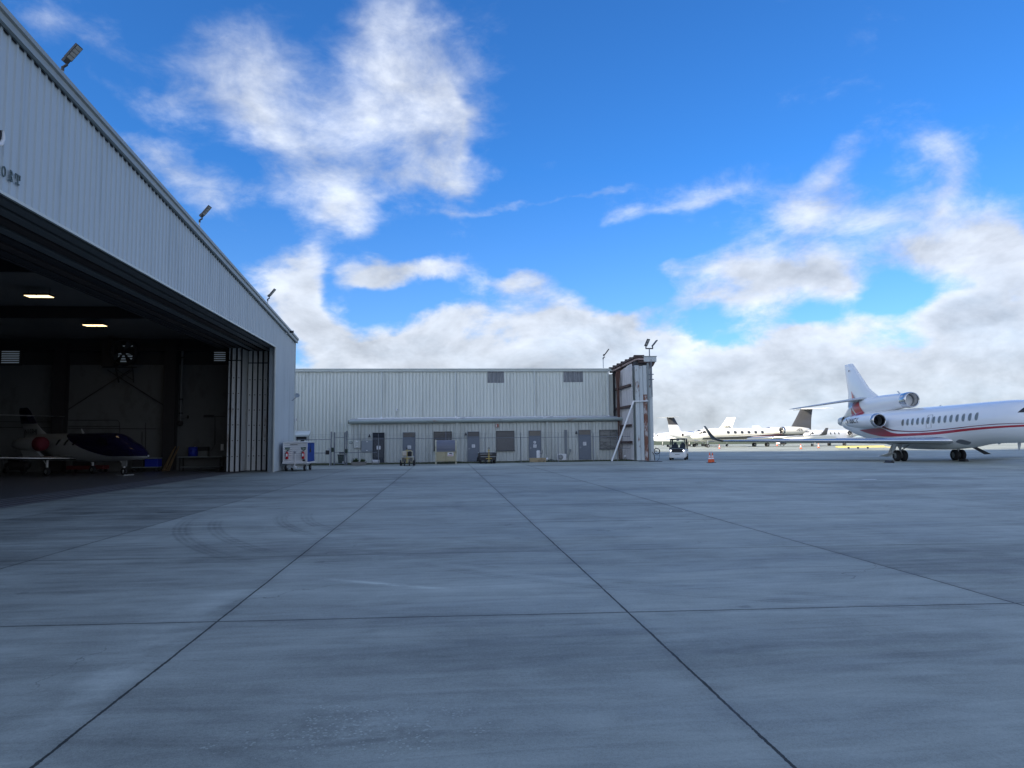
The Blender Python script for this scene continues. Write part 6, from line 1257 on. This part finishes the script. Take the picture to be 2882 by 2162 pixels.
# far jets
b_, h, L_ = from_ends((2235, 172), (1877, 150))
bizjet('white jet with a dark-capped T-tail rising above the small utility cart', b_, h, L=20.5, r=1.15, hz=2.2, fin_h=6.35, fin=('jetwhite', 'tailgrey'), nwin=8, span=9.5)
b_, h, L_ = from_ends((1838, 150), (1990, 176))
bizjet('white jet seen nose-on at far left beside the end column, grey-striped windows', b_, h, L=18., r=1.1, hz=2.25, fin_h=4.6, tailkind='cross', fin=('jetwhite', 'jetwhite'), nwin=5, span=8.5, stripes=[(.55, .86, lambda a: 2.1+.2*a, lambda a: 2.0+.2*a, 3)])
b_, h, L_ = from_ends((1845, 190), (2062, 182))
bizjet('cream jet whose plain pale fin with grey bars rises behind the long jet', b_, h, L=21., r=1.2, hz=2.3, fin_h=7.15, fin=('jetcream', 'jetcream'), nwin=7, span=10., tailkind='cross')
b_, h, L_ = from_ends((2258, 143), (2421, 156))
bizjet('white jet with small round windows and dark T-tail behind the trijet wing', b_, h, L=L_, r=1.12, hz=2.25, fin_h=5.75, fin=('tailgrey', 'tailgrey'), nwin=5, win0=.50, win1=.78, span=9., nac=(.13, .36), nr=.62, fdark='tailgrey')
b_, h, L_ = from_ends((2470, 185), (2110, 200))
bizjet('farthest white jet, low and mostly hidden behind the long jet tail', b_, h, L=19., r=1.1, hz=2.2, fin_h=5.2, fin=('jetwhite', 'jetwhite'), nwin=6, span=9., tailkind='cross')
# ---- small jet in the hangar
hb = empty('business_jet', tuple(cw(-.622*42.4-1.7*0, 42.4)[:2])+(0,), 0); bpy.data.objects.remove(hb)
nose = cw((421-1441)/f*38.6, 38.6); tl_ = cw((68-1441)/f*43.0, 43.0); h = nose-tl_; Lh = float(np.linalg.norm(h)); h /= Lh
ho = jetobj('small_jet', tl_, h, 'small white jet with dark navy nose and red engine cover inside the hangar', 'jet')
HF = Fus([(0, 2.0, .05, .05, .05), (.4, 1.98, .2, .22, .25), (1.6, 1.86, .42, .48, .5), (3.2, 1.72, .62, .66, .72), (4.8, 1.62, .72, .74, .84), (6.4, 1.60, .74, .77, .88), (7.8, 1.58, .74, .78, .84), (8.7, 1.52, .70, .70, .72), (9.3, 1.42, .62, .50, .6), (9.9, 1.30, .50, .36, .46), (Lh-.25, 1.12, .22, .14, .2), (Lh, 1.07, .04, .03, .04)])
def nav(x, z): # navy upper front: boundary sweeps down to the nose
    if x < Lh-5.9: return 0
    t = (x-(Lh-5.9))/5.9; zb3 = 2.36-1.42*(1-(1-t)**2.6); zb3 = max(zb3, 1.06); return 1 if z > zb3 else 0
mbh = HF.mesh(40, 90)
def navp(a, b_):
    x = Lh-6.4+6.38*a; t = max(0, (x-(Lh-6.4))/6.4); zb3 = max(2.36-1.42*(1-(1-t)**2.4), 1.06); zc, ry, rt, rb = HF.at(x); r = rt if zb3 > zc else rb
    q = max(-.9, min(.999, (zb3-zc)/r)); th0 = math.asin(math.copysign(abs(q)**(HF.n/2), q)); return HF.ring(x, th0+(math.pi-2*th0)*b_, .008)
grid(mbh, navp, 60, 26, 1)
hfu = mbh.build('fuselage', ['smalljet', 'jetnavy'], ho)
for x in (Lh-6.6, Lh-5.85, Lh-5.1):
    for sd in (-1, 1):
        mb = MB(); quadpatch(mb, HF, [(x-.16, 1.68), (x+.02, 1.68), (x+.26, 2.02), (x+.06, 2.02)], sd, 0, .01); mb.build('window', 'cockglass', ho)
for sd in (-1, 1):
    mb = MB(); quadpatch(mb, HF, [(Lh-3.3, 1.72), (Lh-2.25, 1.62), (Lh-2.55, 1.95), (Lh-3.2, 2.12)], sd, 0, .012); mb.build('cockpit_window', 'cockglass', ho)
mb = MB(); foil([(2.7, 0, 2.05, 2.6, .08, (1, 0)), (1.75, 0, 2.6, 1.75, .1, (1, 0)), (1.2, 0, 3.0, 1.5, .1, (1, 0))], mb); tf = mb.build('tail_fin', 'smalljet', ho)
mb = MB(); foil([(1.2, 0, 3.0, 1.5, .1, (1, 0)), (.55, 0, 3.75, 1.1, .1, (1, 0)), (.25, 0, 3.98, .75, .06, (1, 0))], mb); mb.build('fin_tip', 'jetnavy', tf)
vs, fs = text_geo('N103HJ', .36, .006); MB().add([(.25+a, -.11, 2.42+b_) for a, b_ in vs], fs).build('registration', 'ink', tf); 
for sd in (-1, 1):
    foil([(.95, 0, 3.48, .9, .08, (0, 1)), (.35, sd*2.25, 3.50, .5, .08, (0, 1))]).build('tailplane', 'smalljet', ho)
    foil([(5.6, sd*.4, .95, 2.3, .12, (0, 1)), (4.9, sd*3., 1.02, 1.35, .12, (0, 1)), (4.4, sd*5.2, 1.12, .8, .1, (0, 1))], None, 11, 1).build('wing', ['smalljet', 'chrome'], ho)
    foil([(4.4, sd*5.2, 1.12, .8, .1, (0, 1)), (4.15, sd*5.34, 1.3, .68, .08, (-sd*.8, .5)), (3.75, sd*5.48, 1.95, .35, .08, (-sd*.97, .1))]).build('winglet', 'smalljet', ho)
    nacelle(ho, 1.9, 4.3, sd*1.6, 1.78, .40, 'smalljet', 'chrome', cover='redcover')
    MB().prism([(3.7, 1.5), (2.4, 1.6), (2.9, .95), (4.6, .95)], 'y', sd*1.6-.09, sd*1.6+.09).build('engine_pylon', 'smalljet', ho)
    gear(ho, 4.4, sd*1.35, 1.0, .23, .17, False)
p_ = gear(ho, Lh-1.9, 0, .95, .21, .12, False)
MB().box(Lh-1.9-.05, Lh-1.55, -.12, -.09, .5, .82).box(Lh-2.1, Lh-1.5, -.3, .3, .01, .04).build('gear_door', 'smalljet', ho)
MB().prism([(5.3, 2.35), (5.5, 2.35), (5.25, 2.62), (5.2, 2.62)], 'y', -.012, .012).build('antenna', 'jetgrey', ho)
